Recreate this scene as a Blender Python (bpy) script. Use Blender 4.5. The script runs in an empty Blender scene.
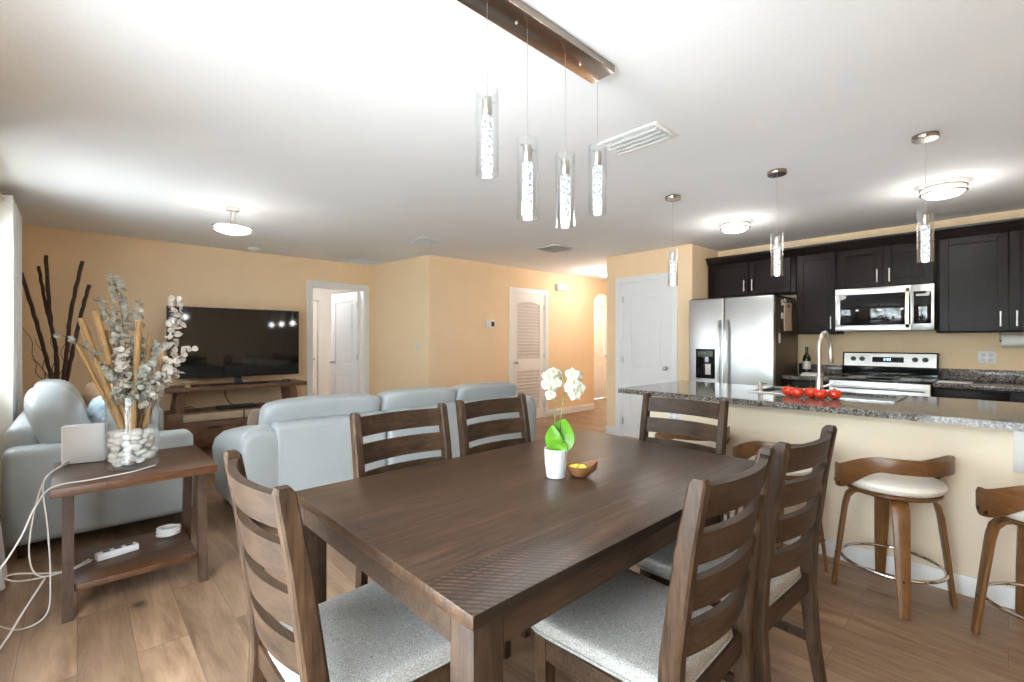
import bpy, bmesh, math, random
from mathutils import Vector, Matrix
random.seed(7)
PI = math.pi
R = math.radians
S = bpy.context.scene
COL = S.collection

# ------------------------------------------------------------------ camera, world, exposure
cam_d = bpy.data.cameras.new('camera')
cam_d.sensor_width = 36.0
cam_d.lens = 464.5 / 1024 * 36.0
cam_d.clip_start = 0.05
cam = bpy.data.objects.new('camera', cam_d)
COL.objects.link(cam)
cam.location = (0, 0, 1.28)
cam.rotation_euler = (R(90), 0, R(46.9 - 90))
S.camera = cam

S.view_settings.view_transform = 'Standard'
S.view_settings.look = 'None'
S.view_settings.gamma = 1.0
S.view_settings.use_curve_mapping = False
S.view_settings.exposure = 0.88

world = bpy.data.worlds.new('sky')
S.world = world
world.use_nodes = True
bg = world.node_tree.nodes['Background']
bg.inputs[0].default_value = (0.81, 0.91, 1.0, 1)
bg.inputs[1].default_value = 10.5

sun_d = bpy.data.lights.new('sun', 'SUN')
sun_d.energy = 47
sun_d.angle = R(.6)
sun_d.color = (.9, .95, 1)
sun = bpy.data.objects.new('sun', sun_d)
COL.objects.link(sun)
sun.rotation_euler = (0, R(42), R(20))

S.cycles.caustics_reflective = False
S.cycles.caustics_refractive = False
S.cycles.sample_clamp_indirect = 6.0
S.cycles.transparent_max_bounces = 24
S.cycles.max_bounces = 10
S.cycles.diffuse_bounces = 6


def portal(loc, rot, sx, sy):
    l = bpy.data.lights.new('daylight_portal', 'AREA')
    l.shape = 'RECTANGLE'
    l.size, l.size_y = sx, sy
    l.cycles.is_portal = True
    o = bpy.data.objects.new('daylight_portal', l)
    COL.objects.link(o)
    o.location, o.rotation_euler = loc, rot


def bulb(loc, power, color=(1, .97, .93), size=.08, kind='POINT', parent=None, name='bulb'):
    l = bpy.data.lights.new(name, kind)
    l.energy = power
    l.color = color
    l.shadow_soft_size = size
    l.specular_factor = .15
    o = bpy.data.objects.new(name, l)
    COL.objects.link(o)
    o.location = loc
    if parent is not None:
        o.parent = parent
    return o


# daylight comes in through the sliding door and the window behind the loveseat
portal((-.63, .95, 1.05), (0, R(-90), 0), 2.1, 2.5)
portal((-.63, 4.55, 1.55), (0, R(-90), 0), 1.1, 1.1)


# ------------------------------------------------------------------ materials
def new_mat(name):
    m = bpy.data.materials.new(name)
    m.use_nodes = True
    nt = m.node_tree
    return m, nt, nt.nodes['Principled BSDF']


def nd(nt, typ, **kw):
    n = nt.nodes.new(typ)
    for k, v in kw.items():
        if k in n.inputs.keys() if isinstance(k, str) else False:
            n.inputs[k].default_value = v
        else:
            setattr(n, k, v)
    return n


def coords(nt, scale=(1, 1, 1), rot=(0, 0, 0), out='Object'):
    tc = nt.nodes.new('ShaderNodeTexCoord')
    mp = nt.nodes.new('ShaderNodeMapping')
    mp.inputs['Scale'].default_value = scale
    mp.inputs['Rotation'].default_value = rot
    nt.links.new(tc.outputs[out], mp.inputs['Vector'])
    return mp.outputs[0]


def ramp(nt, fac, stops, interp='LINEAR'):
    r = nt.nodes.new('ShaderNodeValToRGB')
    r.color_ramp.interpolation = interp
    el = r.color_ramp.elements
    while len(el) < len(stops):
        el.new(.5)
    for e, (p, c) in zip(el, stops):
        e.position = p
        e.color = (*c, 1)
    nt.links.new(fac, r.inputs[0])
    return r.outputs[0]


def noise(nt, vec, scale, detail=4, rough=.55, dist=0):
    n = nt.nodes.new('ShaderNodeTexNoise')
    n.inputs['Scale'].default_value = scale
    n.inputs['Detail'].default_value = detail
    n.inputs['Roughness'].default_value = rough
    n.inputs['Distortion'].default_value = dist
    nt.links.new(vec, n.inputs['Vector'])
    return n.outputs['Fac']


def mixc(nt, fac, a, b, mode='MIX'):
    m = nt.nodes.new('ShaderNodeMix')
    m.data_type = 'RGBA'
    m.blend_type = mode
    for sock, v in ((m.inputs[0], fac), (m.inputs[6], a), (m.inputs[7], b)):
        if isinstance(v, (int, float)):
            sock.default_value = v
        elif isinstance(v, tuple):
            sock.default_value = (*v, 1)
        else:
            nt.links.new(v, sock)
    return m.outputs[2]


def bump(nt, b, height, strength=.2, dist=.01):
    bn = nt.nodes.new('ShaderNodeBump')
    bn.inputs['Strength'].default_value = strength
    bn.inputs['Distance'].default_value = dist
    nt.links.new(height, bn.inputs['Height'])
    nt.links.new(bn.outputs[0], b.inputs['Normal'])


def plain(name, col, rough=.5, metal=0, spec=.5, nscale=0, namt=.06, bscale=0, bstr=.1, coat=0, sheen=0):
    m, nt, b = new_mat(name)
    b.inputs['Base Color'].default_value = (*col, 1)
    b.inputs['Roughness'].default_value = rough
    b.inputs['Metallic'].default_value = metal
    b.inputs['Specular IOR Level'].default_value = spec
    b.inputs['Coat Weight'].default_value = coat
    b.inputs['Sheen Weight'].default_value = sheen
    if nscale or bscale:
        v = coords(nt)
    if nscale:
        f = noise(nt, v, nscale)
        lo = tuple(max(0, c * (1 - namt)) for c in col)
        hi = tuple(min(1, c * (1 + namt)) for c in col)
        nt.links.new(ramp(nt, f, [(.3, lo), (.7, hi)]), b.inputs['Base Color'])
    if bscale:
        bump(nt, b, noise(nt, v, bscale, 3), bstr, .004)
    return m


def wood(name, dark, mid, light, axis='x', scale=1.0, rough=.4, spec=.5, planks=None, bstr=.15, seed=0):
    """grain runs along axis; planks=(length,width) adds boards"""
    m, nt, b = new_mat(name)
    sc = {'x': (1.5, 20, 20), 'y': (20, 1.5, 20), 'z': (20, 20, 1.5)}[axis]
    v = coords(nt, tuple(s * scale for s in sc))
    n1 = noise(nt, v, 2.0, 6, .62, .7)
    n2 = noise(nt, v, 9, 5, .65, .3)
    n3 = noise(nt, coords(nt), 9, 3, .6, .4)
    c = ramp(nt, n1, [(.32, dark), (.5, mid), (.68, light)])
    c = mixc(nt, .42, c, ramp(nt, n2, [(.36, dark), (.64, light)]))
    c = mixc(nt, .22, c, ramp(nt, n3, [(.36, dark), (.66, light)]))
    if planks:
        rot = {'x': (0, 0, 0), 'y': (0, 0, R(90)), 'z': (0, R(90), 0)}[axis]
        pv = coords(nt, (1, 1, 1), rot)
        br = nt.nodes.new('ShaderNodeTexBrick')
        br.offset = .37
        br.inputs['Scale'].default_value = 1
        br.inputs['Brick Width'].default_value = planks[0]
        br.inputs['Row Height'].default_value = planks[1]
        br.inputs['Mortar Size'].default_value = planks[2] if len(planks) > 2 else .0012
        br.inputs['Mortar Smooth'].default_value = .3
        br.inputs['Color1'].default_value = (.72, .72, .72, 1)
        br.inputs['Color2'].default_value = (1.15, 1.12, 1.08, 1)
        br.inputs['Mortar'].default_value = (.42, .4, .38, 1)
        nt.links.new(pv, br.inputs['Vector'])
        c = mixc(nt, 1.0, c, br.outputs['Color'], 'MULTIPLY')
    nt.links.new(c, b.inputs['Base Color'])
    b.inputs['Roughness'].default_value = rough
    b.inputs['Specular IOR Level'].default_value = spec
    bump(nt, b, n2, bstr, .002)
    return m


def emit(name, col, strength):
    m, nt, b = new_mat(name)
    b.inputs['Base Color'].default_value = (.9, .9, .9, 1)
    b.inputs['Emission Color'].default_value = (*col, 1)
    b.inputs['Emission Strength'].default_value = strength
    return m


def thin_glass(name, tint=(1, 1, 1), gloss=.12, edge=.55):
    m = bpy.data.materials.new(name)
    m.use_nodes = True
    nt = m.node_tree
    nt.nodes.clear()
    out = nt.nodes.new('ShaderNodeOutputMaterial')
    tr = nt.nodes.new('ShaderNodeBsdfTransparent')
    tr.inputs[0].default_value = (*tint, 1)
    gl = nt.nodes.new('ShaderNodeBsdfGlossy')
    gl.inputs['Roughness'].default_value = .03
    lw = nt.nodes.new('ShaderNodeLayerWeight')
    lw.inputs['Blend'].default_value = .35
    mr = nt.nodes.new('ShaderNodeMapRange')
    mr.inputs['To Min'].default_value = gloss * .4
    mr.inputs['To Max'].default_value = edge
    nt.links.new(lw.outputs['Facing'], mr.inputs['Value'])
    mx = nt.nodes.new('ShaderNodeMixShader')
    nt.links.new(mr.outputs[0], mx.inputs[0])
    nt.links.new(tr.outputs[0], mx.inputs[1])
    nt.links.new(gl.outputs[0], mx.inputs[2])
    nt.links.new(mx.outputs[0], out.inputs[0])
    return m


M = {}
WALLC = (.88, .67, .435)
M['wall'] = plain('tan wall paint', WALLC, .75, spec=.3, nscale=3, namt=.02, bscale=160, bstr=.05)
M['island_paint'] = plain('cream island paint', (.85, .725, .56), .7, spec=.3, nscale=3, namt=.02, bscale=160, bstr=.05)
M['pale_wall'] = plain('pale grey room paint', (.78, .78, .76), .75, spec=.3, nscale=3, namt=.02)
M['ceiling'] = plain('white textured ceiling', (.88, .888, .895), .85, spec=.2, nscale=2, namt=.015, bscale=70, bstr=.25)
M['white_trim'] = plain('white semi gloss trim', (.84, .84, .83), .35, nscale=4, namt=.015)
M['white_door'] = plain('white door paint', (.82, .83, .84), .4, nscale=4, namt=.015)
M['louver'] = plain('off white louver paint', (.84, .81, .78), .45, nscale=4, namt=.015)
M['white_plastic'] = plain('white plastic', (.85, .85, .84), .3, nscale=8, namt=.01)
M['grey_plastic'] = plain('pale grey plastic', (.64, .63, .60), .4, nscale=8, namt=.02)
M['ivory_plastic'] = plain('ivory plastic', (.82, .77, .66), .45, nscale=8, namt=.02)
M['black_plastic'] = plain('black plastic', (.012, .012, .013), .35, nscale=8, namt=.1)
M['black_gloss'] = plain('black glass', (.006, .006, .007), .06, nscale=3, namt=.1)
M['screen'] = plain('dark television screen', (.008, .007, .007), .05, nscale=3, namt=.05)
M['espresso'] = wood('espresso cabinet wood', (.007, .0042, .0033), (.012, .0075, .006), (.021, .0125, .009), 'z', .7, .34, .14)
M['crown'] = plain('espresso crown moulding', (.012, .008, .007), .35, nscale=5, namt=.1)
M['chrome'] = plain('polished chrome', (.72, .71, .70), .08, 1, nscale=4, namt=.03)
M['nickel'] = plain('brushed nickel', (.62, .59, .55), .28, 1, nscale=20, namt=.05)
M['canopy_nickel'] = plain('brushed nickel canopy', (.36, .295, .25), .22, 1, nscale=20, namt=.05)
M['tomato'] = plain('tomato skin', (.72, .045, .012), .18, nscale=6, namt=.2, coat=.3)
M['tomato_stem'] = plain('tomato stem', (.08, .16, .03), .6, nscale=20, namt=.2)
M['cream_leather'] = plain('cream leather', (.80, .76, .68), .42, nscale=20, namt=.02, bscale=120, bstr=.06)
M['curtain'] = plain('white curtain cloth', (.80, .80, .79), .9, nscale=40, namt=.03, bscale=300, bstr=.05, sheen=.1)
M['tan_cushion'] = plain('tan suede cushion', (.42, .25, .13), .8, nscale=12, namt=.12, bscale=160, bstr=.1, sheen=.3)
M['brown_cushion'] = plain('brown suede cushion', (.13, .08, .048), .8, nscale=12, namt=.12, bscale=160, bstr=.1, sheen=.3)
M['cane'] = None
M['stone'] = plain('pale river stone', (.74, .72, .68), .55, nscale=25, namt=.14, bscale=40, bstr=.1)
M['white_ceramic'] = plain('white ceramic', (.68, .69, .70), .22, nscale=6, namt=.01)
M['soil'] = plain('bark soil', (.045, .03, .018), .9, nscale=60, namt=.5, bscale=80, bstr=.6)
M['petal'] = plain('white orchid petal', (.47, .47, .37), .5, nscale=12, namt=.04)
M['petal_heart'] = plain('yellow orchid heart', (.70, .50, .08), .5, nscale=30, namt=.2)
M['orchid_leaf'] = plain('green orchid leaf', (.12, .32, .02), .3, nscale=8, namt=.2)
M['orchid_stem'] = plain('green orchid stem', (.10, .15, .03), .5, nscale=20, namt=.2)
M['yellow_bits'] = plain('yellow dried flowers', (.85, .65, .10), .7, nscale=40, namt=.25)
M['wine_glass'] = plain('dark bottle glass', (.010, .012, .008), .08, nscale=6, namt=.1)
M['paper'] = plain('cream paper label', (.75, .68, .58), .7, nscale=30, namt=.05)
M['note_paper'] = plain('tan note paper', (.72, .52, .38), .7, nscale=30, namt=.06)
M['white_paper'] = plain('white paper towel', (.83, .81, .77), .9, nscale=60, namt=.03, bscale=160, bstr=.2)
M['eucalyptus'] = plain('dusty grey green leaf', (.31, .31, .26), .8, spec=.2, nscale=40, namt=.35)
M['eucalyptus_pale'] = plain('bleached white leaf', (.50, .455, .39), .8, spec=.2, nscale=40, namt=.22)
M['twig'] = plain('brown twig', (.10, .065, .04), .8, nscale=20, namt=.3)
M['white_cable'] = plain('white cable', (.72, .70, .66), .45, nscale=10, namt=.04)
M['black_cable'] = plain('black cable', (.02, .02, .02), .5, nscale=10, namt=.1)
M['brass_bits'] = plain('brushed steel', (.55, .54, .52), .3, 1, nscale=20, namt=.05)
M['clay'] = plain('pale ceramic glaze', (.80, .70, .48), .3, nscale=10, namt=.06)
M['vase_clay'] = plain('dark floor vase glaze', (.10, .07, .05), .4, nscale=10, namt=.15)
M['bounce_ground'] = plain('pale ground for bounce light', (.62, .62, .61), .9, nscale=6, namt=.08)
M['tree_leaf'] = plain('tree leaf', (.10, .22, .05), .7, nscale=5, namt=.5)
M['bark'] = plain('tree bark', (.12, .08, .05), .9, nscale=10, namt=.3)
M['lamp_diffuser'] = emit('lit frosted glass', (1, .94, .86), 2.4)
M['hall_diffuser'] = emit('lit hall frosted glass', (1, .95, .88), 4)
M['clock_display'] = None
M['glass'] = thin_glass('clear glass', (.98, .99, .99), .10, .55)
M['vase_glass'] = thin_glass('vase glass', (.995, 1, 1), .08, .45)
M['pane'] = thin_glass('window glass', (.97, .98, .98), .12, .4)
M['reflection_tint'] = plain('stainless with painted warm reflection', (.50, .40, .32), .22, 1, nscale=20, namt=.05)  # warm reflection on the stainless handle put into its base colour

DW = ((.011, .0055, .003), (.033, .018, .010), (.085, .050, .030))
M['table_top'] = None
M['table_wood'] = wood('dark dining wood', *DW, axis='x', scale=.8, rough=.5, spec=.28)
M['table_leg_wood'] = wood('dark dining leg wood', *DW, axis='z', scale=.8, rough=.5, spec=.28)
M['chair_wood'] = wood('dark chair wood', (.009, .0042, .0021), (.034, .0172, .0086), (.096, .053, .028), 'x', .9, .5, .25)
M['chair_post_wood'] = wood('dark chair post wood', (.009, .0042, .0021), (.036, .018, .009), (.11, .061, .032), 'z', .9, .5, .25)
M['stool_wood'] = wood('walnut bentwood', (.085, .033, .009), (.165, .070, .020), (.26, .118, .037), 'z', 1.1, .33)
M['stool_back_wood'] = wood('walnut bent back', (.06, .022, .007), (.135, .055, .016), (.22, .095, .030), 'y', 1.0, .33)
M['side_wood'] = wood('reclaimed brown wood', (.042, .016, .007), (.095, .040, .017), (.165, .076, .035), 'x', .8, .36, .4, planks=(.34, .21))
M['side_leg_wood'] = wood('dark side table leg wood', (.034, .018, .011), (.068, .038, .023), (.11, .066, .042), 'z', .9, .45, .35)
M['console_wood'] = wood('walnut console wood', (.065, .028, .013), (.14, .064, .031), (.22, .108, .055), 'x', .8, .4)
M['console_leg_wood'] = wood('walnut console leg wood', (.085, .038, .018), (.18, .084, .041), (.27, .132, .068), 'z', .8, .4)
M['light_drawer'] = wood('pale oak drawer front', (.34, .26, .17), (.45, .36, .25), (.55, .45, .33), 'x', .8, .5)
M['bowl_wood'] = wood('carved brown bowl wood', (.12, .045, .018), (.24, .10, .04), (.36, .17, .075), 'x', 2.0, .35)
M['cane'] = wood('dry bamboo cane', (.20, .105, .03), (.36, .20, .065), (.48, .29, .11), 'z', 1.5, .5)
M['branch_bark'] = wood('dark branch bark', (.016, .007, .0035), (.045, .020, .010), (.09, .045, .024), 'z', 1.5, .6, bstr=.5)


def m_floor():
    m, nt, b = new_mat('wood plank flooring')
    pv = coords(nt, (1, 1, 1), (0, 0, R(90)))
    br = nt.nodes.new('ShaderNodeTexBrick')
    br.offset = .41
    br.inputs['Scale'].default_value = 1
    br.inputs['Brick Width'].default_value = 1.22
    br.inputs['Row Height'].default_value = .178
    br.inputs['Mortar Size'].default_value = .0012
    br.inputs['Color1'].default_value = (.0, .0, .0, 1)
    br.inputs['Color2'].default_value = (1, 1, 1, 1)
    br.inputs['Mortar'].default_value = (.5, .5, .5, 1)
    nt.links.new(pv, br.inputs['Vector'])
    # grain stretched along Y, shifted per plank
    tc = coords(nt, (7, .9, 7))
    add = nt.nodes.new('ShaderNodeVectorMath')
    add.operation = 'MULTIPLY_ADD'
    add.inputs[1].default_value = (9, 13, 5)
    nt.links.new(br.outputs['Color'], add.inputs[0])
    nt.links.new(tc, add.inputs[2])
    g1 = noise(nt, add.outputs[0], 1.3, 6, .6, .8)
    g2 = noise(nt, add.outputs[0], 7, 5, .65, .3)
    c = ramp(nt, g1, [(.30, (.150, .083, .045)), (.5, (.30, .19, .114)), (.72, (.45, .305, .20))])
    c = mixc(nt, .3, c, ramp(nt, g2, [(.3, (.155, .09, .052)), (.7, (.47, .325, .218))]))
    # plank to plank tone
    tone = ramp(nt, br.outputs['Color'], [(0, (.80, .78, .76)), (1, (1.12, 1.1, 1.08))])
    c = mixc(nt, 1, c, tone, 'MULTIPLY')
    # knots
    kv = coords(nt, (2.6, 1.5, 1))
    vo = nt.nodes.new('ShaderNodeTexVoronoi')
    vo.inputs['Scale'].default_value = 1.35
    nt.links.new(kv, vo.inputs['Vector'])
    kn = noise(nt, coords(nt, (9, 5, 1)), 2.5, 3, .6)
    ma = nt.nodes.new('ShaderNodeMath')
    ma.operation = 'MULTIPLY_ADD'
    ma.inputs[1].default_value = .16
    nt.links.new(kn, ma.inputs[0])
    nt.links.new(vo.outputs['Distance'], ma.inputs[2])
    kf = ramp(nt, ma.outputs[0], [(.105, (1, 1, 1)), (.16, (.35, .35, .35)), (.24, (0, 0, 0))])
    c = mixc(nt, kf, c, (.055, .032, .02))
    seam = nt.nodes.new('ShaderNodeMath')
    seam.operation = 'MULTIPLY'
    seam.inputs[1].default_value = .6
    nt.links.new(br.outputs['Fac'], seam.inputs[0])
    c = mixc(nt, seam.outputs[0], c, (.06, .04, .025))
    nt.links.new(c, b.inputs['Base Color'])
    b.inputs['Roughness'].default_value = .38
    b.inputs['Specular IOR Level'].default_value = .45
    bump(nt, b, g2, .08, .002)
    return m


def m_granite():
    m, nt, b = new_mat('speckled granite')
    v = coords(nt)
    vo = nt.nodes.new('ShaderNodeTexVoronoi')
    vo.inputs['Scale'].default_value = 150
    nt.links.new(v, vo.inputs['Vector'])
    sep = nt.nodes.new('ShaderNodeSeparateColor')
    nt.links.new(vo.outputs['Color'], sep.inputs[0])
    c = ramp(nt, sep.outputs[0], [(0, (.012, .011, .011)), (.34, (.07, .06, .055)), (.52, (.16, .135, .12)),
                                  (.70, (.30, .265, .235)), (.88, (.48, .45, .41))], 'CONSTANT')
    n = noise(nt, v, 40, 4)
    c = mixc(nt, .35, c, ramp(nt, n, [(.35, (.03, .028, .027)), (.65, (.30, .26, .23))]))
    nt.links.new(c, b.inputs['Base Color'])
    b.inputs['Roughness'].default_value = .09
    b.inputs['Specular IOR Level'].default_value = .24
    return m


def m_steel():
    m, nt, b = new_mat('brushed stainless steel')
    v = coords(nt, (2, 2, 160))
    n = noise(nt, v, 3, 3)
    nt.links.new(ramp(nt, n, [(.3, (.56, .56, .55)), (.7, (.66, .66, .65))]), b.inputs['Base Color'])
    b.inputs['Metallic'].default_value = 1
    b.inputs['Roughness'].default_value = .33
    b.inputs['Anisotropic'].default_value = .4
    return m


def m_tweed():
    m, nt, b = new_mat('grey tweed seat fabric')
    v = coords(nt)
    n = noise(nt, v, 330, 2, .7)
    n2 = noise(nt, v, 60, 3, .6)
    c = ramp(nt, n, [(.32, (.15, .143, .130)), (.5, (.34, .325, .298)), (.68, (.58, .552, .505))])
    c = mixc(nt, .2, c, ramp(nt, n2, [(.3, (.25, .24, .23)), (.7, (.5, .48, .46))]))
    nt.links.new(c, b.inputs['Base Color'])
    b.inputs['Roughness'].default_value = .9
    b.inputs['Specular IOR Level'].default_value = .2
    bump(nt, b, n, .3, .002)
    return m


def m_leather():
    m, nt, b = new_mat('pale blue grey leather')
    v = coords(nt)
    n = noise(nt, v, 2.5, 4)
    c = ramp(nt, n, [(.3, (.375, .405, .41)), (.7, (.43, .46, .465))])
    nt.links.new(c, b.inputs['Base Color'])
    b.inputs['Roughness'].default_value = .36
    b.inputs['Specular IOR Level'].default_value = .5
    w = noise(nt, v, 11, 4, .6, 1.2)
    bump(nt, b, w, .18, .012)
    return m


def m_table():
    m, nt, b = new_mat('dark plank table top')
    v = coords(nt, (1.1, 13, 13))
    pv = coords(nt)
    br = nt.nodes.new('ShaderNodeTexBrick')
    br.offset = 0
    br.inputs['Scale'].default_value = 1
    br.inputs['Brick Width'].default_value = 6
    br.inputs['Row Height'].default_value = .16667
    br.inputs['Mortar Size'].default_value = .0011
    br.inputs['Color1'].default_value = (.0, .0, .0, 1)
    br.inputs['Color2'].default_value = (1, 1, 1, 1)
    nt.links.new(pv, br.inputs['Vector'])
    add = nt.nodes.new('ShaderNodeVectorMath')
    add.operation = 'MULTIPLY_ADD'
    add.inputs[1].default_value = (5, 9, 3)
    nt.links.new(br.outputs['Color'], add.inputs[0])
    nt.links.new(v, add.inputs[2])
    n1 = noise(nt, add.outputs[0], 1.7, 6, .62, .9)
    n2 = noise(nt, add.outputs[0], 8, 4, .6, .2)
    c = ramp(nt, n1, [(.30, (.011, .005, .0025)), (.5, (.040, .0205, .0105)), (.72, (.115, .063, .033))])
    c = mixc(nt, .38, c, ramp(nt, n2, [(.34, (.010, .0045, .0025)), (.66, (.098, .054, .029))]))
    tone = ramp(nt, br.outputs['Color'], [(0, (.82, .80, .78)), (1, (1.2, 1.15, 1.1))])
    c = mixc(nt, 1, c, tone, 'MULTIPLY')
    c = mixc(nt, br.outputs['Fac'], c, (.014, .009, .006))
    # saw chatter marks on the board along the near edge
    sep = nt.nodes.new('ShaderNodeSeparateXYZ')
    nt.links.new(pv, sep.inputs[0])
    wv = nt.nodes.new('ShaderNodeTexWave')
    wv.wave_type = 'BANDS'
    wv.bands_direction = 'X'
    wv.inputs['Scale'].default_value = 21
    wv.inputs['Distortion'].default_value = 2.0
    wv.inputs['Detail'].default_value = 1.5
    wv.inputs['Detail Scale'].default_value = 2
    nt.links.new(coords(nt, (1, 1, 1), (0, 0, R(-40))), wv.inputs['Vector'])
    my = nt.nodes.new('ShaderNodeMath'); my.operation = 'LESS_THAN'; my.inputs[1].default_value = -.334
    nt.links.new(sep.outputs[1], my.inputs[0])
    mxr = nt.nodes.new('ShaderNodeMapRange')
    mxr.inputs['From Min'].default_value = -.15; mxr.inputs['From Max'].default_value = -.55
    nt.links.new(sep.outputs[0], mxr.inputs['Value'])
    mm = nt.nodes.new('ShaderNodeMath'); mm.operation = 'MULTIPLY'
    nt.links.new(my.outputs[0], mm.inputs[0]); nt.links.new(mxr.outputs[0], mm.inputs[1])
    ge = nt.nodes.new('ShaderNodeNewGeometry')
    sn = nt.nodes.new('ShaderNodeSeparateXYZ')
    nt.links.new(ge.outputs['True Normal'], sn.inputs[0])
    gt = nt.nodes.new('ShaderNodeMath'); gt.operation = 'GREATER_THAN'; gt.inputs[1].default_value = .9
    nt.links.new(sn.outputs[2], gt.inputs[0])
    mt = nt.nodes.new('ShaderNodeMath'); mt.operation = 'MULTIPLY'
    nt.links.new(mm.outputs[0], mt.inputs[0]); nt.links.new(gt.outputs[0], mt.inputs[1])
    mm = mt
    m3 = nt.nodes.new('ShaderNodeMath'); m3.operation = 'MULTIPLY'
    wr = ramp(nt, wv.outputs['Fac'], [(.30, (1, 1, 1)), (.62, (0, 0, 0))])
    nt.links.new(mm.outputs[0], m3.inputs[0]); nt.links.new(wr, m3.inputs[1])
    m4 = nt.nodes.new('ShaderNodeMath'); m4.operation = 'MULTIPLY'; m4.inputs[1].default_value = .9
    nt.links.new(m3.outputs[0], m4.inputs[0])
    c = mixc(nt, m4.outputs[0], c, (.012, .008, .006))
    nt.links.new(c, b.inputs['Base Color'])
    rr = nt.nodes.new('ShaderNodeMapRange')
    rr.inputs['To Min'].default_value = .27; rr.inputs['To Max'].default_value = .42
    nt.links.new(n2, rr.inputs['Value'])
    nt.links.new(rr.outputs[0], b.inputs['Roughness'])
    b.inputs['Specular IOR Level'].default_value = .30
    bump(nt, b, n2, .12, .0015)
    return m


def m_crystal():
    m, nt, b = new_mat('lit bubble crystal')
    v = coords(nt)
    vo = nt.nodes.new('ShaderNodeTexVoronoi')
    vo.inputs['Scale'].default_value = 75
    nt.links.new(v, vo.inputs['Vector'])
    c = ramp(nt, vo.outputs['Distance'], [(.20, (.10, .11, .15)), (.42, (.42, .45, .52)), (.66, (.85, .88, .93))])
    b.inputs['Base Color'].default_value = (.12, .12, .14, 1)
    nt.links.new(c, b.inputs['Emission Color'])
    b.inputs['Emission Strength'].default_value = .95
    b.inputs['Roughness'].default_value = .1
    return m


def m_blue_pillow():
    m, nt, b = new_mat('pale blue mottled pillow')
    v = coords(nt)
    n = noise(nt, v, 14, 4, .6, .6)
    nt.links.new(ramp(nt, n, [(.34, (.19, .27, .33)), (.48, (.42, .52, .58)), (.68, (.62, .69, .72))]), b.inputs['Base Color'])
    b.inputs['Roughness'].default_value = .8
    return m


M['floor'] = m_floor()
M['granite'] = m_granite()
M['steel'] = m_steel()
M['tweed'] = m_tweed()
M['leather'] = m_leather()
M['table_top'] = m_table()
M['crystal'] = m_crystal()
M['blue_pillow'] = m_blue_pillow()
M['lamp_end'] = emit('lit pendant end', (.93, .96, 1.0), 9)
M['clock_display'] = emit('blue clock digits', (.25, .5, 1.0), 2.5)


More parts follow.
